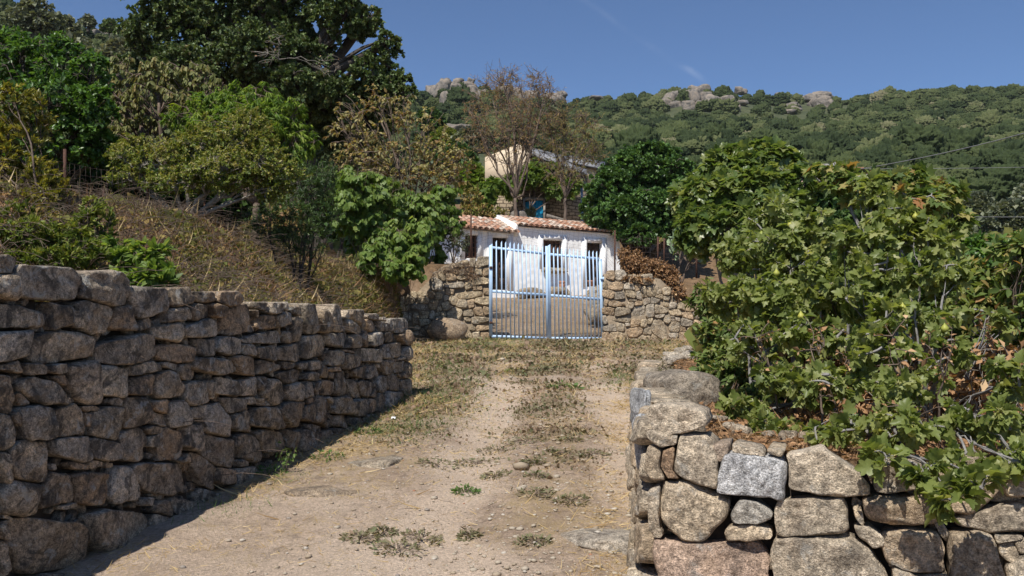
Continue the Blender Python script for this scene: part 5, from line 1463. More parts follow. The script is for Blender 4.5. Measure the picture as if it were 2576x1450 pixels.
def plant(name, label, cat, bases, lobes, leaf, bark, lm, seed, trunk_r=.06, fork=None, limbs=3, twig_r=(.006, .002), group=None, crown_name='crown',
          k=12, size=.06, sv=.3, tp='tri', a=.6, b=.8, droop=.15, nu=.7, no=.5, nr=.4, tl=.35, tmean=.5, tsd=.25, rmin=.5, whorl=False, depth=.8, noisy=.3, up=.0, trunk_name='trunk', top_tint=0.0, sub=True):
    """lobes: (u, v, Y, ru, rv, twigs) in picture units at distance Y; bases: 3-D points stems rise from"""
    rg = np.random.default_rng(seed); bases = [np.asarray(b_, float) for b_ in bases]
    root = thing(name, label, cat, bases[0], group)
    woods, lv = [MB() for _ in bases], MB(); fruits = []; wood = woods[0]
    starts = bases
    if fork is not None:
        fk = np.asarray(fork, float); P = limb_path(bases[0], fk, rg, 9, .1, .03)
        wood.tubes(P, np.linspace(trunk_r * 1.15, trunk_r * .85, 9), 9); starts = [fk]
    LP = [(D(u, v_, Y), np.array([ru * Y / F, depth * (ru + rv) / 2 * Y / F, rv * Y / F]), n) for (u, v_, Y, ru, rv, n) in lobes]
    nodes_all = []
    for (c_, r_, n) in LP:
        s0 = min(starts, key=lambda b_: np.linalg.norm(b_[:2] - c_[:2]) + 0.15 * np.linalg.norm(b_ - c_))
        wood = woods[[i_ for i_, b_ in enumerate(starts) if b_ is s0][0]]
        P = limb_path(s0, c_, rg)
        rr = trunk_r * (.75 if fork is not None else 1.0)
        wood.tubes(P, np.linspace(rr, rr * .35, 9), 7)
        nodes = [P[3:]]
        for j in range(limbs):
            i0 = rg.integers(3, 8); d = unit(rg.normal(size=3) + np.array([0, 0, .2])); e = c_ + d * r_ * .62
            Q = limb_path(P[i0], e, rg, 7, .2, .1); wood.tubes(Q, np.linspace(rr * .38, rr * .14, 7), 5); nodes.append(Q[1:])
            for q_ in range(2 if sub else 0):
                e2 = c_ + unit(d + rg.normal(0, .6, 3)) * r_ * rg.uniform(.6, .95); W = limb_path(Q[rg.integers(2, 6)], e2, rg, 6, .1, .12)
                wood.tubes(W, np.linspace(rr * .16, max(twig_r[0] * .8, rr * .06), 6), 4); nodes.append(W[1:])
        nodes = np.concatenate(nodes)
        d = unit(rg.normal(size=(n, 3)) + np.array([0, 0, up]))
        rad = rmin + (1 - rmin) * rg.random(n) ** .6
        rad *= 1 + noisy * (vnoise(d * 2.3 + seed, seed) + .5 * vnoise(d * 6 + seed, seed + 1))
        E = c_ + d * r_ * rad[:, None]
        gnd = G(E[:, 0], E[:, 1]) + .03
        E[:, 2] = np.where(c_[2] > gnd, np.maximum(E[:, 2], gnd), E[:, 2])
        j = np.argmin(((E[:, None] - nodes[None]) ** 2).sum(-1) + rg.random((n, len(nodes))) * .05 * (r_.mean() ** 2), 1)
        A = nodes[j]; L = np.linalg.norm(E - A, axis=1, keepdims=True)
        Bm = A + (E - A) * .5 + rg.normal(0, .12, (n, 3)) * L + np.array([0, 0, .12]) * L * (1 if droop < .5 else -.5)
        TW = bez(A, Bm, E, 5)
        wood.tubes(TW, np.linspace(twig_r[0], twig_r[1], 5)[None].repeat(n, 0), 3, cap=False)
        # leaves
        if whorl: t = 1 - (1 - tl) * rg.random((n, k)) ** 1.6
        else: t = tl + (1 - tl) * rg.random((n, k))
        tt_ = t[..., None]
        pos = A[:, None] * (1 - tt_) ** 2 + Bm[:, None] * 2 * tt_ * (1 - tt_) + E[:, None] * tt_ ** 2
        tan = unit(2 * (1 - tt_) * (Bm - A)[:, None] + 2 * tt_ * (E - Bm)[:, None])
        rnd = unit(rg.normal(size=(n, k, 3))); rnd = unit(rnd - (rnd * tan).sum(-1, keepdims=True) * tan * .8)
        dy = unit(tan * a + rnd * b + np.array([0, 0, -droop]))
        out = unit((pos - c_) / r_)
        nm = unit(np.array([0, 0, 1.0]) * nu + out * no + rg.normal(size=(n, k, 3)) * nr)
        sz = size * np.minimum(1.7, np.exp(rg.normal(0, sv, (n, k))))
        tw_t = rg.normal(0, tsd * .6, (n, 1))
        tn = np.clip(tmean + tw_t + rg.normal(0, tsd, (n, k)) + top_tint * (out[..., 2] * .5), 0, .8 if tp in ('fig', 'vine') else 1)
        pt = pos.reshape(-1, 3)
        if tp in ('fig', 'vine'): pt = pt + dy.reshape(-1, 3) * (sz.reshape(-1, 1) * .3)
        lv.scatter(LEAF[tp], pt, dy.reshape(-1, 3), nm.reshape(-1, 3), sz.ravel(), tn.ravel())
        fruits.append(E)
    for wood in woods:
        if wood.n: wood.build(trunk_name, bark, root, True)
    cr = lv.build(crown_name, lm, root)
    root["_n"] = 0; del root["_n"]
    return root, np.concatenate(fruits)


def gnd(u, Y): x = (u - 1288) / F * Y; return np.array([x, Y, float(G(np.array(x), np.array(Y)))])


# --- left garden, back to front
plant("oak_tree", "huge dark evergreen oak towering behind the garden on the left", "tree", [gnd(800, 27)],
      [(430, 60, 27, 120, 110, 420), (560, 20, 27.5, 150, 110, 520), (720, -20, 27, 160, 110, 520), (870, 30, 26, 80, 75, 210), (660, 130, 26, 150, 90, 480), (480, 190, 26.5, 130, 90, 380),
       (790, 130, 28, 80, 70, 170), (920, 60, 26.5, 45, 45, 70), (940, 190, 26, 70, 60, 190), (880, 260, 26.5, 110, 60, 330), (1000, 225, 26, 48, 48, 110), (770, 300, 27.5, 110, 90, 330), (640, 260, 28, 130, 90, 330), (975, 120, 26, 40, 45, 60),
       (540, 300, 28, 120, 80, 260), (880, 360, 28, 90, 60, 200), (620, -90, 27, 200, 70, 260), (360, 150, 27.5, 70, 80, 160), (930, 300, 27, 90, 50, 160), (745, 215, 25.6, 75, 60, 170), (820, 215, 25.6, 50, 50, 80)],
      None, m_bark_dark, LM['oak'], 1, trunk_r=.34, fork=D(755, 285, 27.2), k=44, size=.078, tp='clump', limbs=4, twig_r=(.02, .006), tmean=.42, tsd=.16, rmin=.35, noisy=.35, nu=.6, nr=.6, tl=.3)
plant("dead_branches", "bare pale grey dead branches hanging in front of the dark oak", "branch", [D(700, 150, 25.2)],
      [(675, 135, 25, 50, 30, 22), (830, 170, 25, 45, 40, 22), (700, 100, 25, 40, 20, 10)], None, m_bark_grey, LM['dry'], 2, trunk_r=.014, k=1, size=.05, twig_r=(.009, .004), crown_name='foliage')
for (u, v_, Y, r_, lm, lab, mt) in ((90, 50, 70, 85, 'olive', "big grey green olive tree on the slope at the far left edge of the skyline", .35), (222, 55, 90, 24, 'olive', "small bare round tree alone on the left skyline", .45), (278, 68, 88, 28, 'oak', "small dark forked oak on the left skyline beside the huge oak", .5),
                                 (160, 75, 75, 50, 'olive', "low grey olive shrub filling the gap on the left skyline", .5), (300, 140, 60, 60, 'olive', "pale olive bush on the slope below the small skyline trees", .6), (190, 130, 62, 60, 'olive', "dull olive bush on the slope behind the glossy green tree", .45)):
    b_ = D(u, v_ + r_ * 1.1, Y)
    plant("hill_tree", lab, "tree", [b_], [(u - r_ * .3, v_, Y, r_ * .6, r_ * .5, 90), (u + r_ * .35, v_ + r_ * .1, Y, r_ * .55, r_ * .5, 80), (u, v_ - r_ * .3, Y, r_ * .55, r_ * .45, 80)], None, m_bark_dark, LM[lm], int(u), trunk_r=.16,
          k=8 if r_ != 24 else 3, size=.3 if r_ > 30 else .22, tp='clump', twig_r=(.03, .012), limbs=2, tmean=mt, tsd=.18)
plant("garden_tree", "tall tree with glossy bright green leaves at the far left", "tree", [gnd(120, 13)],
      [(60, 160, 13, 90, 80, 120), (160, 150, 13, 80, 75, 110), (230, 190, 12.8, 60, 70, 90), (120, 240, 12.5, 110, 80, 150), (230, 280, 12.5, 70, 80, 110), (40, 280, 13, 90, 90, 110), (170, 350, 12.6, 100, 70, 130), (250, 370, 12.8, 60, 50, 60), (70, 390, 13, 90, 70, 90), (20, 120, 13.2, 60, 60, 60)],
      None, m_bark_dark, LM['citrus'], 5, trunk_r=.07, fork=gnd(120, 13) + np.array([0, 0, .6]), k=22, size=.066, tp='ovate', tmean=.42, tsd=.2, droop=.1, rmin=.45, twig_r=(.008, .003))
plant("garden_tree", "wilting tree with drooping olive brown leaves above the myrtle bush", "tree", [gnd(420, 14.5)],
      [(300, 190, 14.5, 60, 50, 60), (400, 190, 14.5, 70, 45, 75), (480, 200, 14.5, 75, 45, 85), (540, 230, 14.3, 45, 40, 45), (400, 260, 14.3, 110, 50, 110), (300, 270, 14.5, 70, 60, 60), (500, 280, 14.4, 70, 45, 55), (350, 330, 14.4, 90, 40, 60), (265, 215, 14.6, 40, 50, 35)],
      None, m_bark_brown, LM['wilt'], 6, trunk_r=.075, fork=gnd(420, 14.5) + np.array([0, 0, .9]), k=21, size=.07, tp='hang', droop=1.6, nu=.1, no=.9, nr=.6, tmean=.55, tsd=.2, twig_r=(.010, .004), rmin=.6, limbs=5)
plant("peach_tree", "bright yellow green peach tree with willowy hanging leaves", "tree", [gnd(640, 13.6)],
      [(560, 260, 13.6, 90, 50, 110), (640, 250, 13.6, 80, 45, 100), (710, 290, 13.5, 75, 50, 110), (640, 310, 13.3, 110, 60, 160), (550, 320, 13.4, 100, 60, 130), (740, 360, 13.5, 65, 70, 110), (480, 300, 13.6, 70, 50, 60), (690, 400, 13.5, 70, 60, 70)],
      None, m_bark_brown, LM['peach'], 7, trunk_r=.06, fork=gnd(640, 13.6) + np.array([0, 0, .7]), k=40, size=.08, tp='lance', droop=1.0, nu=.4, no=.7, nr=.5, tmean=.5, tsd=.22, twig_r=(.007, .003), rmin=.55)
plant("myrtle_bush", "large small leaved myrtle bush on forked pale trunks above the bank", "bush", [gnd(455, 11.2), gnd(478, 11.2)],
      [(330, 390, 11.3, 60, 55, 160), (400, 410, 11.2, 80, 60, 230), (500, 370, 11.2, 80, 65, 260), (600, 350, 11.3, 85, 70, 300), (650, 400, 11.2, 75, 70, 240), (560, 430, 11.0, 110, 60, 320), (700, 440, 11.2, 70, 50, 170), (440, 460, 11.0, 90, 35, 150), (320, 450, 11.2, 55, 40, 90), (620, 310, 11.4, 60, 40, 110), (680, 480, 11.2, 60, 40, 90)],
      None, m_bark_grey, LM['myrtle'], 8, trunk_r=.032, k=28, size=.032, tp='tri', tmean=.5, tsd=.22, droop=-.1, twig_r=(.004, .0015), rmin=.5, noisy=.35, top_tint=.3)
plant("garden_bush", "dark feathery bush between the myrtle and the grape vine", "bush", [gnd(770, 12.6)],
      [(770, 470, 12.6, 80, 60, 240), (730, 540, 12.4, 70, 50, 160), (800, 530, 12.6, 60, 60, 150), (760, 600, 12.3, 80, 45, 130), (820, 440, 12.8, 40, 40, 70), (670, 560, 12.2, 60, 50, 110)],
      None, m_bark_dark, LM['dark'], 9, trunk_r=.025, k=14, size=.05, tp='lance', tmean=.45, tsd=.2, droop=-.2, twig_r=(.004, .0015), top_tint=.4)
plant("apple_tree", "sparse fruit tree with curled yellow brown autumn leaves", "tree", [gnd(1010, 22.5)],
      [(880, 330, 22.5, 70, 55, 40), (960, 310, 22.4, 80, 80, 55), (1060, 330, 22.6, 90, 70, 55), (900, 400, 22.3, 90, 50, 65), (1000, 400, 22.2, 100, 60, 80), (1110, 390, 22.5, 80, 65, 65), (1080, 450, 22.3, 100, 50, 60), (870, 290, 22.6, 40, 60, 18), (950, 240, 22.6, 40, 50, 14), (1150, 420, 22.6, 50, 60, 36), (960, 450, 22.4, 90, 40, 40), (1020, 270, 22.8, 50, 50, 22)],
      None, m_bark_brown, LM['apple'], 10, trunk_r=.05, fork=gnd(1010, 22.5) + np.array([0.05, 0, .7]), k=11, size=.085, tp='hang', droop=.9, nu=.3, no=.6, nr=.8, tmean=.5, tsd=.25, twig_r=(.010, .004), rmin=.35, limbs=5)
plant("grape_vine", "lush green grape vine draped over the end of the garden bank", "vine", [gnd(900, 19.6), gnd(960, 19.8), gnd(1020, 20.0), gnd(1080, 21.0)],
      [(925, 640, 18.7, 30, 45, 40), (985, 665, 18.6, 26, 40, 34), (1045, 655, 18.8, 24, 50, 36), (1075, 560, 20.7, 45, 60, 60), (870, 520, 19.4, 50, 60, 87), (900, 450, 19.5, 45, 35, 50), (890, 480, 20.2, 50, 50, 75), (950, 490, 20.0, 75, 55, 118), (930, 550, 19.9, 80, 55, 125), (1010, 540, 20.7, 65, 70, 125), (1050, 510, 20.7, 50, 40, 75), (1110, 520, 21.4, 55, 45, 75), (1000, 610, 19.2, 50, 60, 87), (1060, 600, 19.3, 35, 65, 75), (1090, 570, 21.4, 40, 50, 56), (1140, 560, 21.4, 30, 40, 27), (1020, 660, 19.2, 20, 25, 17), (1105, 640, 21.4, 16, 35, 17), (870, 440, 20.4, 35, 30, 32), (900, 570, 19.8, 45, 60, 75), (960, 620, 19.1, 50, 45, 62), (1010, 690, 19.0, 18, 22, 12), (1130, 480, 21.4, 40, 25, 27)],
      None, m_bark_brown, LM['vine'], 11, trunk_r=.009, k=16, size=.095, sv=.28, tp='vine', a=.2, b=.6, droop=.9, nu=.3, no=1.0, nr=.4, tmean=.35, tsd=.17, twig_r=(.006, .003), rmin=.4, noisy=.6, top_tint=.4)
plant("rosemary_bush", "grey green rosemary bush under the vine on the gate wall", "bush", [gnd(1140, 21.4)],
      [(1125, 600, 21.4, 28, 35, 90), (1158, 610, 21.3, 28, 32, 90), (1145, 570, 21.5, 20, 25, 40)], None, m_bark_brown, LM['olive'], 12, trunk_r=.02, k=12, size=.07, tp='lance', tmean=.25, tsd=.2, droop=-.5, twig_r=(.005, .003), a=1.0, b=.5)
plant("myrtle_bush", "tall olive yellow myrtle at the left edge in front of the fence", "bush", [gnd(40, 7.6), gnd(90, 7.8)],
      [(30, 260, 8.0, 60, 60, 80), (20, 350, 8.0, 90, 70, 130), (90, 300, 8.2, 45, 80, 70), (50, 440, 7.9, 100, 60, 140), (40, 520, 7.6, 100, 60, 130), (120, 480, 7.9, 50, 60, 70), (-20, 420, 7.8, 60, 120, 100)],
      None, m_bark_brown, LM['myrtle_y'], 13, trunk_r=.011, k=24, size=.042, tp='slim', tmean=.5, tsd=.22, droop=-.3, twig_r=(.004, .0015), a=.9, b=.7, top_tint=.35)
plant("myrtle_bush", "low dark green myrtle spilling over the left end of the shaded wall", "bush", [gnd(120, 6.6), gnd(220, 7.0)],
      [(60, 600, 6.4, 110, 60, 170), (160, 610, 6.5, 90, 50, 150), (240, 570, 7.0, 60, 60, 110), (235, 520, 7.1, 25, 30, 30), (110, 655, 6.0, 120, 30, 110), (215, 640, 6.3, 70, 35, 90), (20, 560, 6.8, 80, 60, 80)],
      None, m_bark_brown, LM['myrtle'], 14, trunk_r=.015, k=24, size=.036, tp='slim', tmean=.22, tsd=.22, droop=-.3, twig_r=(.0035, .0014), a=.9, b=.7, top_tint=.5)
plant("laurustinus_bush", "small bush with broad light green leaves just behind the shaded wall", "bush", [gnd(350, 6.6)],
      [(330, 650, 6.5, 55, 40, 34), (390, 665, 6.5, 45, 45, 30), (340, 700, 6.3, 75, 28, 36), (405, 700, 6.4, 40, 28, 20), (290, 620, 6.7, 30, 30, 12)],
      None, m_bark_brown, LM['vine'], 15, trunk_r=.01, k=16, size=.058, tp='ovate', tmean=.3, tsd=.25, droop=-.2, twig_r=(.004, .002), a=.7, b=.8, whorl=True, tl=.4, top_tint=.4)
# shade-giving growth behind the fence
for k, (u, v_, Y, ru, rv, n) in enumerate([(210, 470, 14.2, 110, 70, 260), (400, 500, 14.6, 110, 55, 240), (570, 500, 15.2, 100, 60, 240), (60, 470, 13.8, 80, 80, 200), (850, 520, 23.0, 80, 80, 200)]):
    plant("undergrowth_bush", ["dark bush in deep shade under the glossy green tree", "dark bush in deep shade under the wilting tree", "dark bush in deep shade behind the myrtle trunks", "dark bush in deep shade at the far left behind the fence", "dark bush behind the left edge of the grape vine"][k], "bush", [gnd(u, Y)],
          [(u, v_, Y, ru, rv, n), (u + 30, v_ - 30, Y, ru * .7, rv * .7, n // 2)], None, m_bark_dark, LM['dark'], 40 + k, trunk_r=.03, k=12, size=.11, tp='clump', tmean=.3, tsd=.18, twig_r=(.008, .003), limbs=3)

# --- behind the cottage
for (u, v_, Y, r_, lm, lab) in ((1150, 400, 44, 55, 'dark', "dark scrub bush on the slope between the fruit tree and the cream wall"), (1190, 350, 52, 45, 'olive', "grey green scrub on the slope just left of the bare almond tree"), (1120, 355, 56, 45, 'myrtle', "yellow green scrub below the pale ledge on the slope"), (1185, 440, 42, 40, 'vine', "bright green scrub left of the old stone house"), (1085, 300, 70, 40, 'dark', "dark scrub tree beside the pale ledge on the slope")):
    plant("scrub_bush", lab, "bush", [D(u, v_ + r_, Y)], [(u - r_ * .4, v_, Y, r_ * .6, r_ * .5, 110), (u + r_ * .4, v_ + r_ * .1, Y, r_ * .6, r_ * .5, 110), (u, v_ - r_ * .3, Y, r_ * .6, r_ * .4, 100), (u, v_ + r_ * .5, Y, r_ * .9, r_ * .4, 90)], None, m_bark_brown, LM[lm], int(u) + 3, trunk_r=.06, k=14, size=.2, tp='clump', twig_r=(.015, .008), limbs=2, tmean=.4, tsd=.2)
plant("almond_tree", "bare twiggy almond tree with thin brown leaves behind the cottage roof", "tree", [D(1300, 558, 34.4)],
      [(1240, 254, 34.5, 82, 97, 250), (1310, 224, 34.4, 82, 69, 230), (1360, 264, 34.6, 70, 86, 200), (1230, 344, 34.3, 70, 69, 170), (1300, 314, 34.4, 82, 80, 230), (1265, 204, 34.6, 47, 40, 70), (1350, 334, 34.5, 70, 69, 160), (1200, 304, 34.4, 47, 69, 80), (1370, 224, 34.6, 35, 46, 50), (1280, 394, 34.4, 82, 46, 90)],
      None, m_bark_brown, LM['almond'], 16, trunk_r=.07, fork=D(1296, 500, 34.4), k=4, size=.10, tp='lance', droop=.5, nu=.3, no=.5, nr=.8, tmean=.62, tsd=.2, twig_r=(.009, .004), rmin=.2, limbs=6, up=.25, noisy=.35)
plant("almond_tree", "olive green leafed almond tree in front of the old stone house", "tree", [D(1420, 562, 34.6)],
      [(1420, 324, 34.8, 76, 80, 200), (1470, 334, 34.8, 59, 69, 150), (1400, 394, 34.6, 70, 57, 150), (1450, 394, 34.6, 76, 51, 170), (1490, 384, 35, 41, 51, 80), (1380, 314, 35, 53, 69, 110), (1420, 444, 34.4, 70, 40, 90)],
      None, m_bark_brown, LM['almond'], 17, trunk_r=.06, fork=D(1422, 500, 34.6), k=6, size=.10, tp='lance', droop=.4, nu=.3, no=.5, nr=.8, tmean=.2, tsd=.16, twig_r=(.013, .005), rmin=.3, limbs=5, up=.2)
plant("ivy", "green climber covering the front of the old stone house above the blue door", "climber", [D(1330, 540, 38.6), D(1230, 520, 38)],
      [(1340, 445, 38.4, 35, 26, 80), (1400, 470, 38.6, 36, 26, 110), (1292, 465, 38.2, 26, 34, 60), (1240, 470, 37.6, 35, 22, 90), (1365, 430, 38.6, 50, 30, 80), (1440, 475, 38.6, 25, 30, 50), (1220, 500, 37, 30, 25, 50)],
      None, m_bark_brown, LM['vine'], 18, trunk_r=.03, k=10, size=.22, tp='figsimple', tmean=.25, tsd=.25, droop=.6, nu=.4, no=.8, twig_r=(.01, .005), depth=.4)
plant("bank_bush", "brown green scrub on the bank behind the left cottage roof", "bush", [D(1215, 560, 34)],
      [(1200, 535, 34, 40, 22, 110), (1245, 540, 34.2, 35, 18, 90), (1180, 500, 34.5, 30, 30, 70)], None, m_bark_brown, LM['cover'], 19, trunk_r=.02, k=11, size=.11, tp='tri', tmean=.4, tsd=.3, twig_r=(.008, .004))
plant("pine_shrub", "fine leaved grey shrub growing in front of the blue door", "shrub", [D(1345, 562, 36)],
      [(1336, 535, 36, 9, 12, 36)], None, m_bark_brown, LM['olive'], 20, trunk_r=.02, k=12, size=.15, tp='lance', tmean=.2, tsd=.2, droop=-.5, twig_r=(.006, .004))
plant("carob_tree", "dense dark green rounded carob tree right of the cottage", "tree", [gnd(1600, 32)],
      [(1600, 430, 31.5, 85, 55, 300), (1540, 470, 31, 60, 50, 210), (1680, 440, 31.5, 75, 55, 260), (1640, 390, 31.8, 75, 35, 210), (1560, 540, 30.5, 85, 55, 280), (1650, 530, 30.5, 90, 60, 300), (1500, 530, 31.5, 40, 50, 110), (1710, 500, 31, 50, 60, 160), (1610, 590, 30.2, 60, 30, 120), (1720, 580, 30.5, 60, 45, 120)],
      None, m_bark_dark, LM['carob'], 21, trunk_r=.16, k=34, size=.095, tp='clump', tmean=.42, tsd=.2, twig_r=(.014, .005), rmin=.45, noisy=.25, top_tint=.35)
plant("prickly_pear", "pale prickly pear cactus behind the fence right of the dry shrub", "cactus", [gnd(1715, 23)],
      [(1715, 620, 23, 30, 35, 26), (1745, 650, 23, 25, 25, 14)], None, m_bark_brown, LM['cactus'], 22, trunk_r=.03, k=3, size=.2, tp='hang', tmean=.5, tsd=.3, droop=-1.2, nu=0, no=.6, nr=1, twig_r=(.03, .02), crown_name='pads')
plant("dry_shrub", "dry reddish brown shrub sprawling over the wall right of the gate", "shrub", [D(1610, 680, 21.2), D(1660, 690, 21.2)],
      [(1590, 660, 21.1, 38, 30, 260), (1640, 680, 21.0, 50, 30, 320), (1680, 700, 20.9, 38, 34, 240), (1570, 645, 21.3, 20, 22, 90), (1700, 740, 20.8, 28, 28, 120), (1610, 705, 20.7, 50, 12, 90)],
      None, m_bark_brown, LM['dry'], 23, trunk_r=.012, k=9, size=.05, tp='tri', tmean=.35, tsd=.25, twig_r=(.006, .003), rmin=.2, up=.3)
plant("dry_roots", "tangle of dry brown roots hanging over the wall left of the gate", "roots", [D(1150, 650, 20.3), D(1190, 655, 20.3)],
      [(1150, 675, 20.35, 50, 22, 130), (1190, 690, 20.3, 25, 28, 90), (1105, 690, 20.35, 30, 22, 70)], None, m_bark_brown, LM['dry'], 24, trunk_r=.01, k=5, size=.05, tp='blade', tmean=.4, tsd=.25, twig_r=(.006, .003), rmin=.2, depth=.35, crown_name='foliage', trunk_name='stalk')

# --- right-hand side
for (u, v_, Y, r_, lm, lab) in ((1900, 560, 17, 90, 'carob', "dark bush hidden behind the rounded fig tree"), (2120, 620, 20, 90, 'myrtle', "yellow green bush behind the gap between both fig trees"), (2380, 620, 18, 90, 'dark', "dark bush behind the yellowing fig and its bare twigs"), (2250, 600, 26, 80, 'olive', "grey bush farther back behind the yellowing fig")):
    b_ = gnd(u, Y); plant("terrace_bush", lab, "bush", [b_], [(u - r_ * .4, v_ + 20, Y, r_ * .6, r_ * .45, 110), (u + r_ * .4, v_ + 25, Y, r_ * .6, r_ * .45, 110), (u, v_, Y, r_ * .6, r_ * .45, 110), (u, v_ + 60, Y, r_ * .8, r_ * .4, 90)], None, m_bark_dark, LM[lm], int(u) + 5, trunk_r=.04, k=12, size=.12, tp='clump', twig_r=(.008, .004), limbs=2, tmean=.4, tsd=.2)
def figs(root, pts, n, r_, rg):
    for p in pts[rg.choice(len(pts), n, replace=False)]:
        mb = MB(); q_ = p + np.array([0, -.02, -.01]); lathe(mb, q_, [(r_ * z_[0], r_ * z_[1]) for z_ in ((.15, -1.0), (.7, -.75), (.98, -.2), (.95, .2), (.6, .75), (.25, 1.15), (.12, 1.5))], 10); mb.build("fruit", m_figfruit, root, True)


plant("fig_tree", "rounded fig tree with glossy leaves behind the front fig bush", "tree", [gnd(1900, 11.5)],
      [(1850, 430, 11, 80, 50, 80), (1920, 410, 11, 70, 45, 70), (1790, 500, 10.8, 80, 55, 90), (1880, 500, 10.6, 90, 60, 100), (1970, 470, 10.8, 60, 50, 60), (1760, 580, 10.6, 60, 55, 60), (1860, 390, 11.2, 50, 30, 36), (1960, 550, 10.4, 80, 60, 60), (1840, 580, 10.4, 70, 60, 60), (1730, 500, 11, 35, 40, 24)],
      None, m_bark_fig, LM['figfar'], 25, trunk_r=.03, k=24, size=.09, tp='fig', tmean=.35, tsd=.14, droop=.35, nu=.7, no=.5, nr=.4, twig_r=(.012, .008), whorl=True, tl=.5, rmin=.6, limbs=2)
plant("garden_bush", "dark green bush filling the gap between both back fig trees", "bush", [gnd(2090, 15)],
      [(2070, 510, 15, 70, 60, 170), (2160, 520, 15, 70, 55, 160), (2110, 580, 14.5, 90, 60, 160), (2250, 540, 15.5, 70, 50, 120)], None, m_bark_dark, LM['dark'], 38, trunk_r=.03, k=14, size=.09, tp='clump', tmean=.5, tsd=.2, twig_r=(.007, .003))
plant("fig_tree", "yellowing fig tree with bare twigs at the back right", "tree", [gnd(2280, 10)],
      [(2100, 440, 10, 60, 40, 40), (2180, 470, 9.8, 90, 45, 60), (2290, 460, 9.8, 80, 40, 55), (2360, 500, 9.7, 70, 45, 50), (2280, 520, 9.5, 110, 45, 60), (2400, 550, 9.6, 40, 35, 26)],
      None, m_bark_fig, LM['bramble'], 26, trunk_r=.02, k=11, size=.10, tp='figsimple', tmean=.45, tsd=.2, droop=.4, twig_r=(.011, .006), whorl=True, tl=.4, rmin=.4, limbs=3)
f1, e1 = plant("fig_bush", "big front fig bush with pale undersides, left half above the sunlit wall", "fig bush", [gnd(1990, 6.1), gnd(2060, 5.8), gnd(1900, 6.3)],
      [(1960, 560, 6.4, 80, 60, 25), (1990, 640, 6.2, 110, 70, 39), (1880, 640, 6.4, 80, 60, 25), (2070, 580, 6.2, 60, 60, 18), (1850, 730, 6.2, 90, 60, 29), (1960, 750, 5.9, 110, 70, 41), (2080, 720, 5.7, 80, 70, 29), (1900, 850, 5.8, 100, 60, 16), (2040, 850, 5.4, 100, 60, 18), (1960, 950, 5.3, 110, 50, 17), (1880, 1030, 5.2, 70, 40, 9), (2050, 980, 5.0, 80, 50, 12), (1960, 1080, 4.9, 70, 30, 9), (1850, 1060, 5.4, 50, 35, 8)],
      None, m_bark_fig, LM['fig'], 27, trunk_r=.013, k=24, size=.047, sv=.33, tp='fig', tmean=.36, tsd=.17, droop=.45, nu=.4, no=.5, nr=1.0, a=.35, b=1.0, twig_r=(.009, .006), whorl=True, tl=.42, rmin=.2, limbs=4, sub=False)
figs(f1, e1, 9, .022, np.random.default_rng(3))
f2, e2 = plant("fig_bush", "big front fig bush bearing green figs, right half overhanging the wall", "fig bush", [gnd(2240, 5.2), gnd(2330, 4.9), gnd(2150, 5.4)],
      [(2200, 500, 5.6, 60, 50, 16), (2260, 560, 5.4, 90, 60, 27), (2340, 600, 5.3, 80, 60, 25), (2180, 620, 5.3, 90, 60, 27), (2260, 680, 5.1, 110, 60, 32), (2380, 700, 5.1, 60, 60, 16), (2180, 760, 5.0, 90, 60, 13), (2300, 800, 4.8, 110, 70, 14), (2200, 880, 4.6, 110, 60, 14), (2120, 960, 4.6, 80, 60, 11), (2260, 980, 4.3, 110, 60, 13), (2380, 900, 4.6, 70, 70, 8), (2300, 1080, 4.0, 120, 50, 12), (2180, 1090, 4.2, 90, 50, 8), (2440, 1040, 4.0, 90, 60, 8), (2540, 1080, 3.8, 70, 60, 6), (2440, 1160, 3.7, 80, 40, 7), (2540, 960, 4.2, 60, 60, 8), (2560, 1160, 3.6, 50, 40, 4), (2480, 820, 4.8, 60, 60, 7), (2080, 1090, 4.5, 70, 30, 8)],
      None, m_bark_fig, LM['fig'], 28, trunk_r=.013, k=23, size=.044, sv=.33, tp='fig', tmean=.36, tsd=.17, droop=.45, nu=.4, no=.5, nr=1.0, a=.35, b=1.0, twig_r=(.0085, .0055), whorl=True, tl=.42, rmin=.2, limbs=4, sub=False)
figs(f2, e2, 16, .02, np.random.default_rng(4))
plant("bare_stems", "grey leafless upright stems standing inside the front fig thicket", "stems", [gnd(1950, 5.3), gnd(2060, 4.9), gnd(2150, 4.8), gnd(2260, 4.5), gnd(2360, 4.4)],
      [(1930, 900, 5.3, 60, 110, 14), (2040, 880, 4.9, 60, 120, 14), (2140, 900, 4.7, 60, 120, 14), (2260, 900, 4.4, 60, 130, 14), (2370, 880, 4.3, 60, 130, 14), (2100, 1010, 4.6, 90, 60, 16), (2300, 1030, 4.2, 90, 60, 16)], None, m_bark_brown, LM['dry'], 37, trunk_r=.008, k=3, size=.03, twig_r=(.004, .002), rmin=.3, limbs=3, sub=False, crown_name='foliage')
plant("fig_sucker", "low fig shoots trailing down over the face of the sunlit wall", "fig shoot", [gnd(2250, 4.05)],
      [(2330, 1190, 3.55, 70, 40, 8), (2470, 1230, 3.4, 60, 40, 6), (2400, 1260, 3.4, 50, 30, 5), (2230, 1150, 3.7, 60, 30, 5)], None, m_bark_fig, LM['fig'], 29, trunk_r=.008, k=11, size=.05, tp='fig', tmean=.35, tsd=.15, droop=.2, twig_r=(.006, .004), whorl=True, tl=.3, limbs=0, rmin=.3)
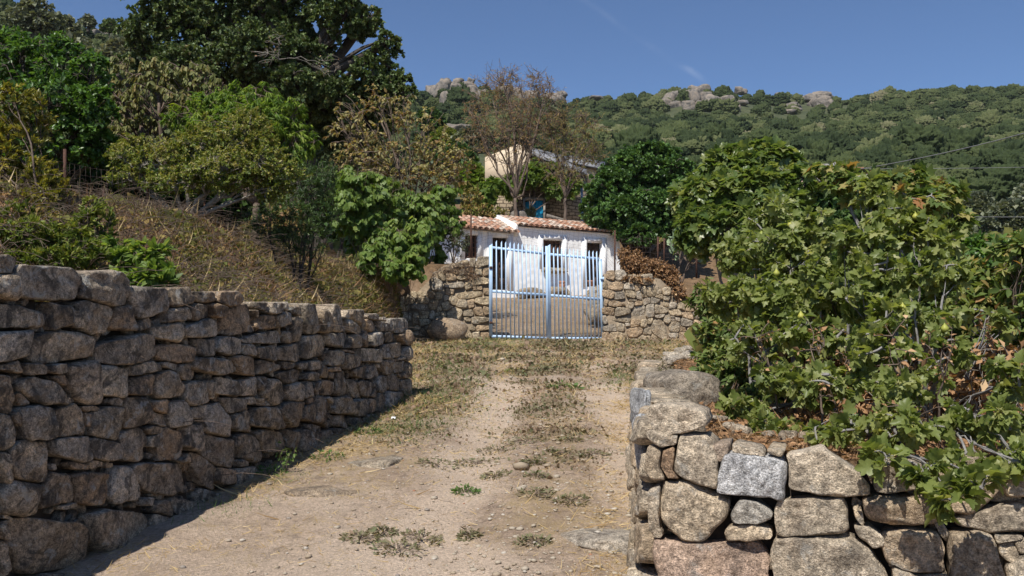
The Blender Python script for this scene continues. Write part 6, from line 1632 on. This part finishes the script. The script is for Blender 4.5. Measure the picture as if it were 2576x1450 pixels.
plant("bramble_bush", "dense green bramble filling the bank between track and fig bush", "bramble", [gnd(1850, 8), gnd(1800, 9.5)],
      [(1820, 840, 8.0, 70, 60, 150), (1790, 930, 7.8, 60, 60, 130), (1860, 930, 7.2, 80, 60, 150), (1780, 760, 9.0, 50, 60, 90), (1830, 1020, 6.6, 70, 45, 110), (1920, 1010, 6.2, 80, 50, 120), (1880, 1080, 5.8, 70, 30, 70), (1800, 1070, 6.2, 45, 30, 60), (1990, 1090, 5.0, 70, 22, 50), (1760, 960, 8.2, 30, 40, 40), (1850, 790, 8.6, 70, 60, 90)],
      None, m_bark_brown, LM['bramble'], 30, trunk_r=.008, k=11, size=.05, tp='ovate', tmean=.32, tsd=.2, droop=.2, twig_r=(.004, .002), rmin=.35, limbs=4, top_tint=.2)
plant("bramble_bush", "thorny bramble thicket with long bare stems at the right edge", "bramble", [gnd(2480, 5.4), gnd(2560, 5.2)],
      [(2480, 760, 5.6, 80, 50, 60), (2560, 720, 5.5, 60, 70, 50), (2500, 860, 5.4, 80, 60, 50), (2580, 900, 5.2, 60, 80, 40), (2420, 680, 6.0, 60, 40, 40), (2540, 640, 5.8, 50, 50, 40), (2470, 960, 5.0, 80, 50, 30), (2590, 640, 5.4, 50, 60, 40), (2450, 700, 5.9, 70, 50, 50), (2600, 790, 5.2, 50, 60, 40)],
      None, m_bark_brown, LM['bramble'], 31, trunk_r=.007, k=9, size=.06, tp='ovate', tmean=.4, tsd=.22, droop=.2, twig_r=(.004, .0025), rmin=.2, limbs=5)
plant("dead_bramble", "leafless tangle of pale dead bramble canes at the right edge", "bramble", [gnd(2470, 4.7), gnd(2560, 4.6), gnd(2520, 4.7)],
      [(2500, 880, 4.8, 90, 110, 45), (2560, 980, 4.6, 70, 100, 40), (2440, 960, 4.7, 70, 80, 30)], None, m_bark_grey, LM['dry'], 32, trunk_r=.009, k=3, size=.045, tp='tri', tmean=.4, tsd=.3, twig_r=(.004, .002), rmin=.1, limbs=4, crown_name='foliage')
plant("dry_bush", "dead brown leaf litter bush low under the fig stems", "bush", [gnd(2350, 4.7), gnd(2080, 5.6)],
      [(2440, 1000, 4.9, 120, 80, 120), (2500, 920, 5.0, 80, 60, 60), (2200, 1010, 5.2, 120, 50, 80), (2050, 900, 6.2, 120, 60, 90), (1990, 820, 6.6, 90, 40, 60), (2320, 900, 5.4, 120, 70, 90), (2000, 1050, 5.4, 90, 35, 50)],
      None, m_bark_grey, LM['dry'], 33, trunk_r=.01, k=7, size=.05, tp='ovate', tmean=.35, tsd=.25, twig_r=(.004, .002), rmin=.1, limbs=4, crown_name='foliage')
plant("inner_bush", "dark leafy growth deep inside the fig thicket", "bush", [gnd(2150, 7.2), gnd(2300, 6.8)],
      [(2050, 700, 7.4, 140, 110, 130), (2230, 700, 7.0, 140, 110, 140), (2380, 780, 6.6, 110, 120, 120), (2000, 860, 7.2, 120, 80, 100), (2200, 880, 6.4, 140, 90, 110)],
      None, m_bark_brown, LM['bramble'], 34, trunk_r=.012, k=11, size=.085, tp='ovate', tmean=.2, tsd=.15, twig_r=(.005, .003), rmin=.3, limbs=4)
plant("lemon_bush", "bright green bush behind the brambles at the right edge", "bush", [gnd(2470, 14)],
      [(2450, 640, 14, 60, 45, 110), (2530, 640, 14, 60, 50, 110), (2580, 690, 13.5, 60, 60, 90), (2480, 700, 13.5, 60, 40, 80)], None, m_bark_dark, LM['citrus'], 35, trunk_r=.03, k=12, size=.085, tp='ovate', tmean=.55, tsd=.22, twig_r=(.006, .003))
for (u, v_, Y, r_, lab) in ((2540, 560, 50, 75, "large silvery olive tree at the right edge below the woodland"), (2460, 520, 55, 45, "pale olive tree with whitish twigs above the yellowing fig"), (2390, 560, 48, 45, "grey olive bush low behind the yellowing fig"), (2600, 500, 60, 60, "dull olive tree cut off by the right edge below the woods")):
    plant("olive_tree", lab, "tree", [D(u, v_ + r_, Y)], [(u - r_ * .35, v_, Y, r_ * .6, r_ * .55, 130), (u + r_ * .35, v_ + r_ * .1, Y, r_ * .6, r_ * .5, 120), (u, v_ - r_ * .35, Y, r_ * .55, r_ * .4, 100), (u, v_ + r_ * .5, Y, r_ * .9, r_ * .4, 100)], None, m_bark_grey, LM['olive'], int(u) + 1, trunk_r=.14, k=12, size=.26, tp='clump', twig_r=(.02, .01), limbs=2, tmean=.35, tsd=.2)
plant("yellow_weed", "straggly yellow flowered weed beside the boulder at the track edge", "weed", [gp(1690, 975)],
      [(1672, 935, 7.6, 35, 35, 22), (1700, 960, 7.3, 40, 25, 26), (1720, 990, 6.9, 40, 20, 24)], None, m_bark_brown, LM['weed'], 36, trunk_r=.004, k=9, size=.035, tp='lance', tmean=.3, tsd=.3, twig_r=(.003, .0015), rmin=.2, limbs=2)

# ------------------------------------------------------------------ grass, ground cover and weeds
def cover(name, label, X_, Y_, tp, size, tint, lm, lean=.6, upn=.6, seed=1, lift=0.0):
    rg = np.random.default_rng(seed); n = len(X_); P = np.stack([X_, Y_, G(X_, Y_) + lift], -1)
    dy = unit(np.stack([rg.normal(0, lean, n), rg.normal(0, lean, n), np.full(n, upn)], -1)); nm = unit(rg.normal(size=(n, 3)) * .6 + np.array([0, -.4, 1.2]))
    mb = MB(); mb.scatter(LEAF[tp], P, dy, nm, size, np.clip(tint, 0, 1)); o = mb.build(name, lm); tag(o, label, None, None, "stuff"); return o


rg = np.random.default_rng(21)
def bank_pts(n, y0, y1, w_, rg, edge=-.05):
    y = rg.uniform(y0, y1, n); x = xl(y) - edge - rg.random(n) * w_; return x, y
x, y = bank_pts(130000, 1.5, 20.2, 3.4, rg)
pn = n2(x, y, 1.1, 81)
kp = rg.random(len(x)) < .55 + .5 * pn; x, y, pn = x[kp], y[kp], pn[kp]
sc_ = np.clip(y / 9, .8, 2)
cover("dry_grass", "dry straw coloured grass matted over the left bank", x, y, 'blade', rg.lognormal(-2.35, .42, len(x)) * sc_ ** .5, .3 + .3 * pn + rg.normal(0, .22, len(x)), LM['bankgrass'], .95, .4, 1)
x, y = bank_pts(160000, 2.5, 20.2, 2.9, rg)
pn = n2(x, y, 1.3, 91); kp = rg.random(len(x)) < .1 + .9 * smooth(-.15, .35, pn + .2 * smooth(8, 13, y)); x, y, pn = x[kp], y[kp], pn[kp]
cover("ground_cover", "low creeping green and russet plants on the left bank", x, y, 'clump', rg.lognormal(-3.2, .3, len(x)) * np.clip(y / 10, .8, 1.5), .42 - .25 * pn + rg.normal(0, .25, len(x)), LM['cover'], .8, .8, 2, .02)
# tall pale stalks on the bank
x, y = bank_pts(700, 7.5, 20, 3.2, rg); cover("straw_stalks", "tall pale dead stalks standing on the left bank", x, y, 'blade', rg.uniform(.12, .34, len(x)), .75 + rg.normal(0, .15, len(x)), LM['straw'], .45, .9, 3)
# dead bramble stems low on the bank
n = 5000; x, y = bank_pts(n, 5.5, 19, 3.0, rg); A = np.stack([x, y, G(x, y)], -1); E = A + np.stack([rg.normal(.1, .25, n), rg.normal(-.1, .25, n), rg.uniform(-.05, .22, n)], -1)
mb = MB(); mb.tubes(bez(A, (A + E) / 2 + np.array([0, 0, .16]), E, 6), np.linspace(.0035, .0015, 6), 3, cap=False); tag(mb.build("dead_stems", m_bark_brown), "tangled thin dead stems on the left bank", None, None, "stuff")
# right bank and terraces
x = rg.uniform(.7, 5, 60000); y = 3.5 + 12 * rg.random(60000) ** 1.8; kp = (x > xr(y) + .05) & (y > 4.35 - .36 * (x - .62)); x, y = x[kp], y[kp]
cover("dry_grass", "dry litter and straw under the fig bushes on the right bank", x, y, 'blade', rg.lognormal(-3.0, .4, len(x)), .25 + rg.normal(0, .22, len(x)), LM['bankgrass'], .9, .4, 4)
cover("leaf_litter", "dead brown leaves lying under the fig bushes on the right bank", x[::2] + .02, y[::2], 'ovate', rg.lognormal(-3.3, .3, len(x[::2])), .3 + rg.normal(0, .25, len(x[::2])), LM['dry'], 1.0, .2, 14, .01)
# track: matted weeds, grass patches, straw
y = 5.0 + 15.3 * rg.random(120000) ** 1.15; x = xl(y) + (xr(y) - xl(y)) * rg.random(120000); m_ = weed_mask(x, y)
kp = (rg.random(len(x)) < m_ * .5) ; x, y = x[kp], y[kp]
cover("track_weeds", "matted purplish and grey green weeds growing over the track", x, y, 'clump', rg.lognormal(-3.75, .35, len(x)) * np.clip(y / 9, .8, 1.9), .55 + .3 * n2(x, y, 1.1, 95) + rg.normal(0, .22, len(x)), LM['weed'], .9, .6, 5)
y = 4.0 + 16.4 * rg.random(130000) ** 1.25; x = xl(y) + (xr(y) - xl(y)) * rg.random(130000); c = .1 + .03 * y
edge = 1.3 * np.exp(-((x - xl(y) - .35) / .5) ** 2) + .9 * np.exp(-((x - xr(y) + .3) / .35) ** 2) + .45 * smooth(12, 17, y) + .22
kp = rg.random(len(x)) < np.clip(edge * (.5 + .9 * n2(x, y, 1.4, 97)), 0, 1); x, y = x[kp], y[kp]
cover("straw_litter", "fallen straw scattered along the edges of the track", x, y, 'blade', rg.lognormal(-3.0, .45, len(x)) * np.clip(y / 8, .8, 1.6), .6 + rg.normal(0, .22, len(x)), LM['straw'], 1.0, .16, 6)
pts = []
for (u, v_, su, sv_, n) in ((1090, 1000, 70, 30, 2600), (1000, 1075, 70, 14, 1100), (1180, 870, 110, 12, 2200), (1090, 930, 60, 20, 900), (1240, 868, 60, 8, 900), (1640, 868, 60, 6, 400), (1560, 960, 30, 10, 300), (560, 1275, 60, 14, 260), (700, 1205, 50, 12, 260)):
    P = gp(u, v_); k_ = P[1] / F; n = int(n); xx = P[0] + rg.normal(0, su * k_, n); yy = P[1] + rg.normal(0, sv_ * k_ * P[1] / 1.3, n); kp = (xx > xl(yy) + .32) & (yy < 20.2); pts.append(np.stack([xx[kp], yy[kp]], -1))
pts = np.concatenate(pts)
cover("green_grass", "short green grass growing in patches by the wall end and gate", pts[:, 0], pts[:, 1], 'blade', rg.lognormal(-3.1, .35, len(pts)) * np.clip(pts[:, 1] / 9, .8, 1.6), .35 + rg.normal(0, .25, len(pts)), LM['green'], .7, .7, 7)
# rough pasture round the garden
x = np.concatenate([rg.uniform(2.2, 26, 26000), rg.uniform(-26, -4.5, 20000)]); y = np.concatenate([rg.uniform(8, 50, 26000), rg.uniform(3, 50, 20000)]); kp = (x > xr(y) + .3) | (x < xl(y) - 2.5); kp &= ~((y > 20) & (y < 40) & (np.abs(x - 1.5) < 6)); x, y = x[kp], y[kp]
cover("pasture_grass", "rough dry grass growing on the terraces round the garden", x, y, 'clump', rg.lognormal(-1.5, .4, len(x)), .45 + .35 * n2(x, y, .25, 99) + rg.normal(0, .2, len(x)), LM['cover'], .7, .8, 16)
# yard inside the gate
x = rg.uniform(-1.7, 3.2, 9000); y = rg.uniform(20.9, 29.5, 9000); cover("yard_straw", "dry straw lying on the sloping yard inside the gate", x, y, 'blade', rg.lognormal(-2.5, .4, len(x)), .35 + rg.normal(0, .25, len(x)), LM['straw'], 1.0, .15, 8)

# single tufts one can pick out on the track
WEEDS = [(905, 1357, .10, 'weed'), (962, 1342, .07, 'weed'), (1000, 1385, .13, 'weed'), (1060, 1360, .12, 'weed'), (1170, 1242, .08, 'green'), (1245, 1200, .10, 'weed'), (1345, 1245, .11, 'weed'), (1437, 1262, .11, 'weed'), (1352, 1200, .09, 'weed'), (1342, 1167, .08, 'weed'),
         (1405, 1142, .12, 'weed'), (1435, 1110, .10, 'weed'), (1252, 1135, .17, 'weed'), (1320, 1110, .18, 'weed'), (1200, 1170, .16, 'weed'), (1340, 1365, .09, 'weed'), (1180, 1352, .06, 'weed'), (1420, 975, .22, 'green'), (1290, 935, .14, 'green'), (1100, 1170, .15, 'weed'), (1490, 1145, .12, 'weed'), (825, 1152, .13, 'green'), (675, 1192, .12, 'green'), (925, 1090, .12, 'green'), (1000, 1020, .14, 'green')]
for k, (u, v_, r_, lm) in enumerate(WEEDS):
    P = gp(u, v_); n = 150; a_ = rg.uniform(0, 6.28, n); q_ = r_ * np.sqrt(rg.random(n)) * 1.15
    pos = P + np.stack([q_ * np.cos(a_), q_ * np.sin(a_), np.zeros(n)], -1); pos[:, 2] = G(pos[:, 0], pos[:, 1]) + rg.uniform(.0, .05, n) * (1 - q_ / (r_ * 1.3)) * (1.5 if lm == 'green' else 1)
    root = thing("weed_tuft", "", "weed", P, "weed tufts on the track")
    root["label"] = {'weed': "low grey green weed tuft lying flat on the bare earth track"}.get(lm, "")
    mb = MB(); mb.scatter(LEAF['ovate'], pos, unit(np.stack([np.cos(a_), np.sin(a_), rg.uniform(-.1, .9, n)], -1) + rg.normal(0, .3, (n, 3))), unit(rg.normal(0, .5, (n, 3)) + np.array([0, 0, 1])), rg.lognormal(-3.7, .3, n) * (1.0 if r_ < .2 else 1.7), np.clip(rg.normal(.3, .22, n), 0, 1)); mb.build("foliage", LM[lm], root)
    st_ = MB(); m_ = 12; E = pos[:m_]; A = np.repeat(P[None], m_, 0); st_.tubes(bez(A, (A + E) / 2 + np.array([0, 0, .03]), E, 4), .0018, 3, cap=False); st_.build("stem", m_bark_brown, root)
    if lm == 'green':
        root["label"] = {1170: "small bright green weed tuft alone on the bare lower track", 1420: "broad bright green leafy weed in the middle of the upper track", 1290: "green weed tuft in the bare left rut of the upper track", 825: "green weed at the track edge below the shaded wall, nearest the bedrock slab",
                         675: "green weed at the wall foot farthest left along the shaded wall", 925: "green weed at the foot of the shaded wall near the litter scrap", 1000: "green weed clump at the base of the shaded wall's far end"}[u]
# tall weed by the wall, dry leaves, paper scrap
tw = thing("tall_weed", "tall thin green weed standing against the shaded wall", "weed", gp(720, 1190))
P = gp(720, 1190); mb = MB(); lf = MB()
for k in range(5):
    E = P + np.array([rg.normal(0, .05), rg.normal(0, .05), rg.uniform(.12, .24)]); pa = bez(P[None], (P + E)[None] / 2 + rg.normal(0, .015, 3), E[None], 6); mb.tubes(pa, .002, 3)
    n = 14; t = rg.integers(2, 6, n); q_ = pa[0][t]; lf.scatter(LEAF['ovate'], q_, unit(rg.normal(size=(n, 3))), unit(rg.normal(size=(n, 3)) + np.array([0, 0, 1])), rg.uniform(.02, .045, n), rg.uniform(.2, .9, n))
mb.build("stem", m_bark_brown, tw); lf.build("foliage", LM['green'], tw)
mb = MB(); P = gp(990, 1056); s_ = np.linspace(-.02, .02, 5); gx_, gy_ = np.meshgrid(s_, s_); zz = .02 + .014 * vnoise(np.stack([gx_ * 60, gy_ * 60, gx_ * 0], -1), 4)
mb.faces(np.stack([P[0] + gx_ * 1.1, P[1] + gy_ * 1.6, P[2] + zz + gy_ * .25], -1).reshape(-1, 3), [(a * 5 + i, a * 5 + i + 1, a * 5 + i + 6, a * 5 + i + 5) for a in range(4) for i in range(4)])
tag(mb.build("paper_scrap", plain("white_paper", (.8, .8, .8), .7, .03)), "crumpled white scrap of paper lying at the foot of the shaded wall", "litter")

# ------------------------------------------------------------------ the air between here and the ridge
hz = MB(); hz.box((-440, -320, -4.0), (440, 700, 190), .5)
m_haze = bpy.data.materials.new("haze"); m_haze.use_nodes = True; hn_ = m_haze.node_tree; hn_.nodes.clear()
pv = hn_.nodes.new("ShaderNodeVolumePrincipled"); pv.inputs['Color'].default_value = (.93, .96, 1, 1); pv.inputs['Density'].default_value = 0.00011; pv.inputs['Anisotropy'].default_value = 0.2
ho = hn_.nodes.new("ShaderNodeOutputMaterial"); hn_.links.new(pv.outputs[0], ho.inputs['Volume'])
tag(hz.build("haze", m_haze), "thin summer haze in front of the hillside", None, None, "stuff")
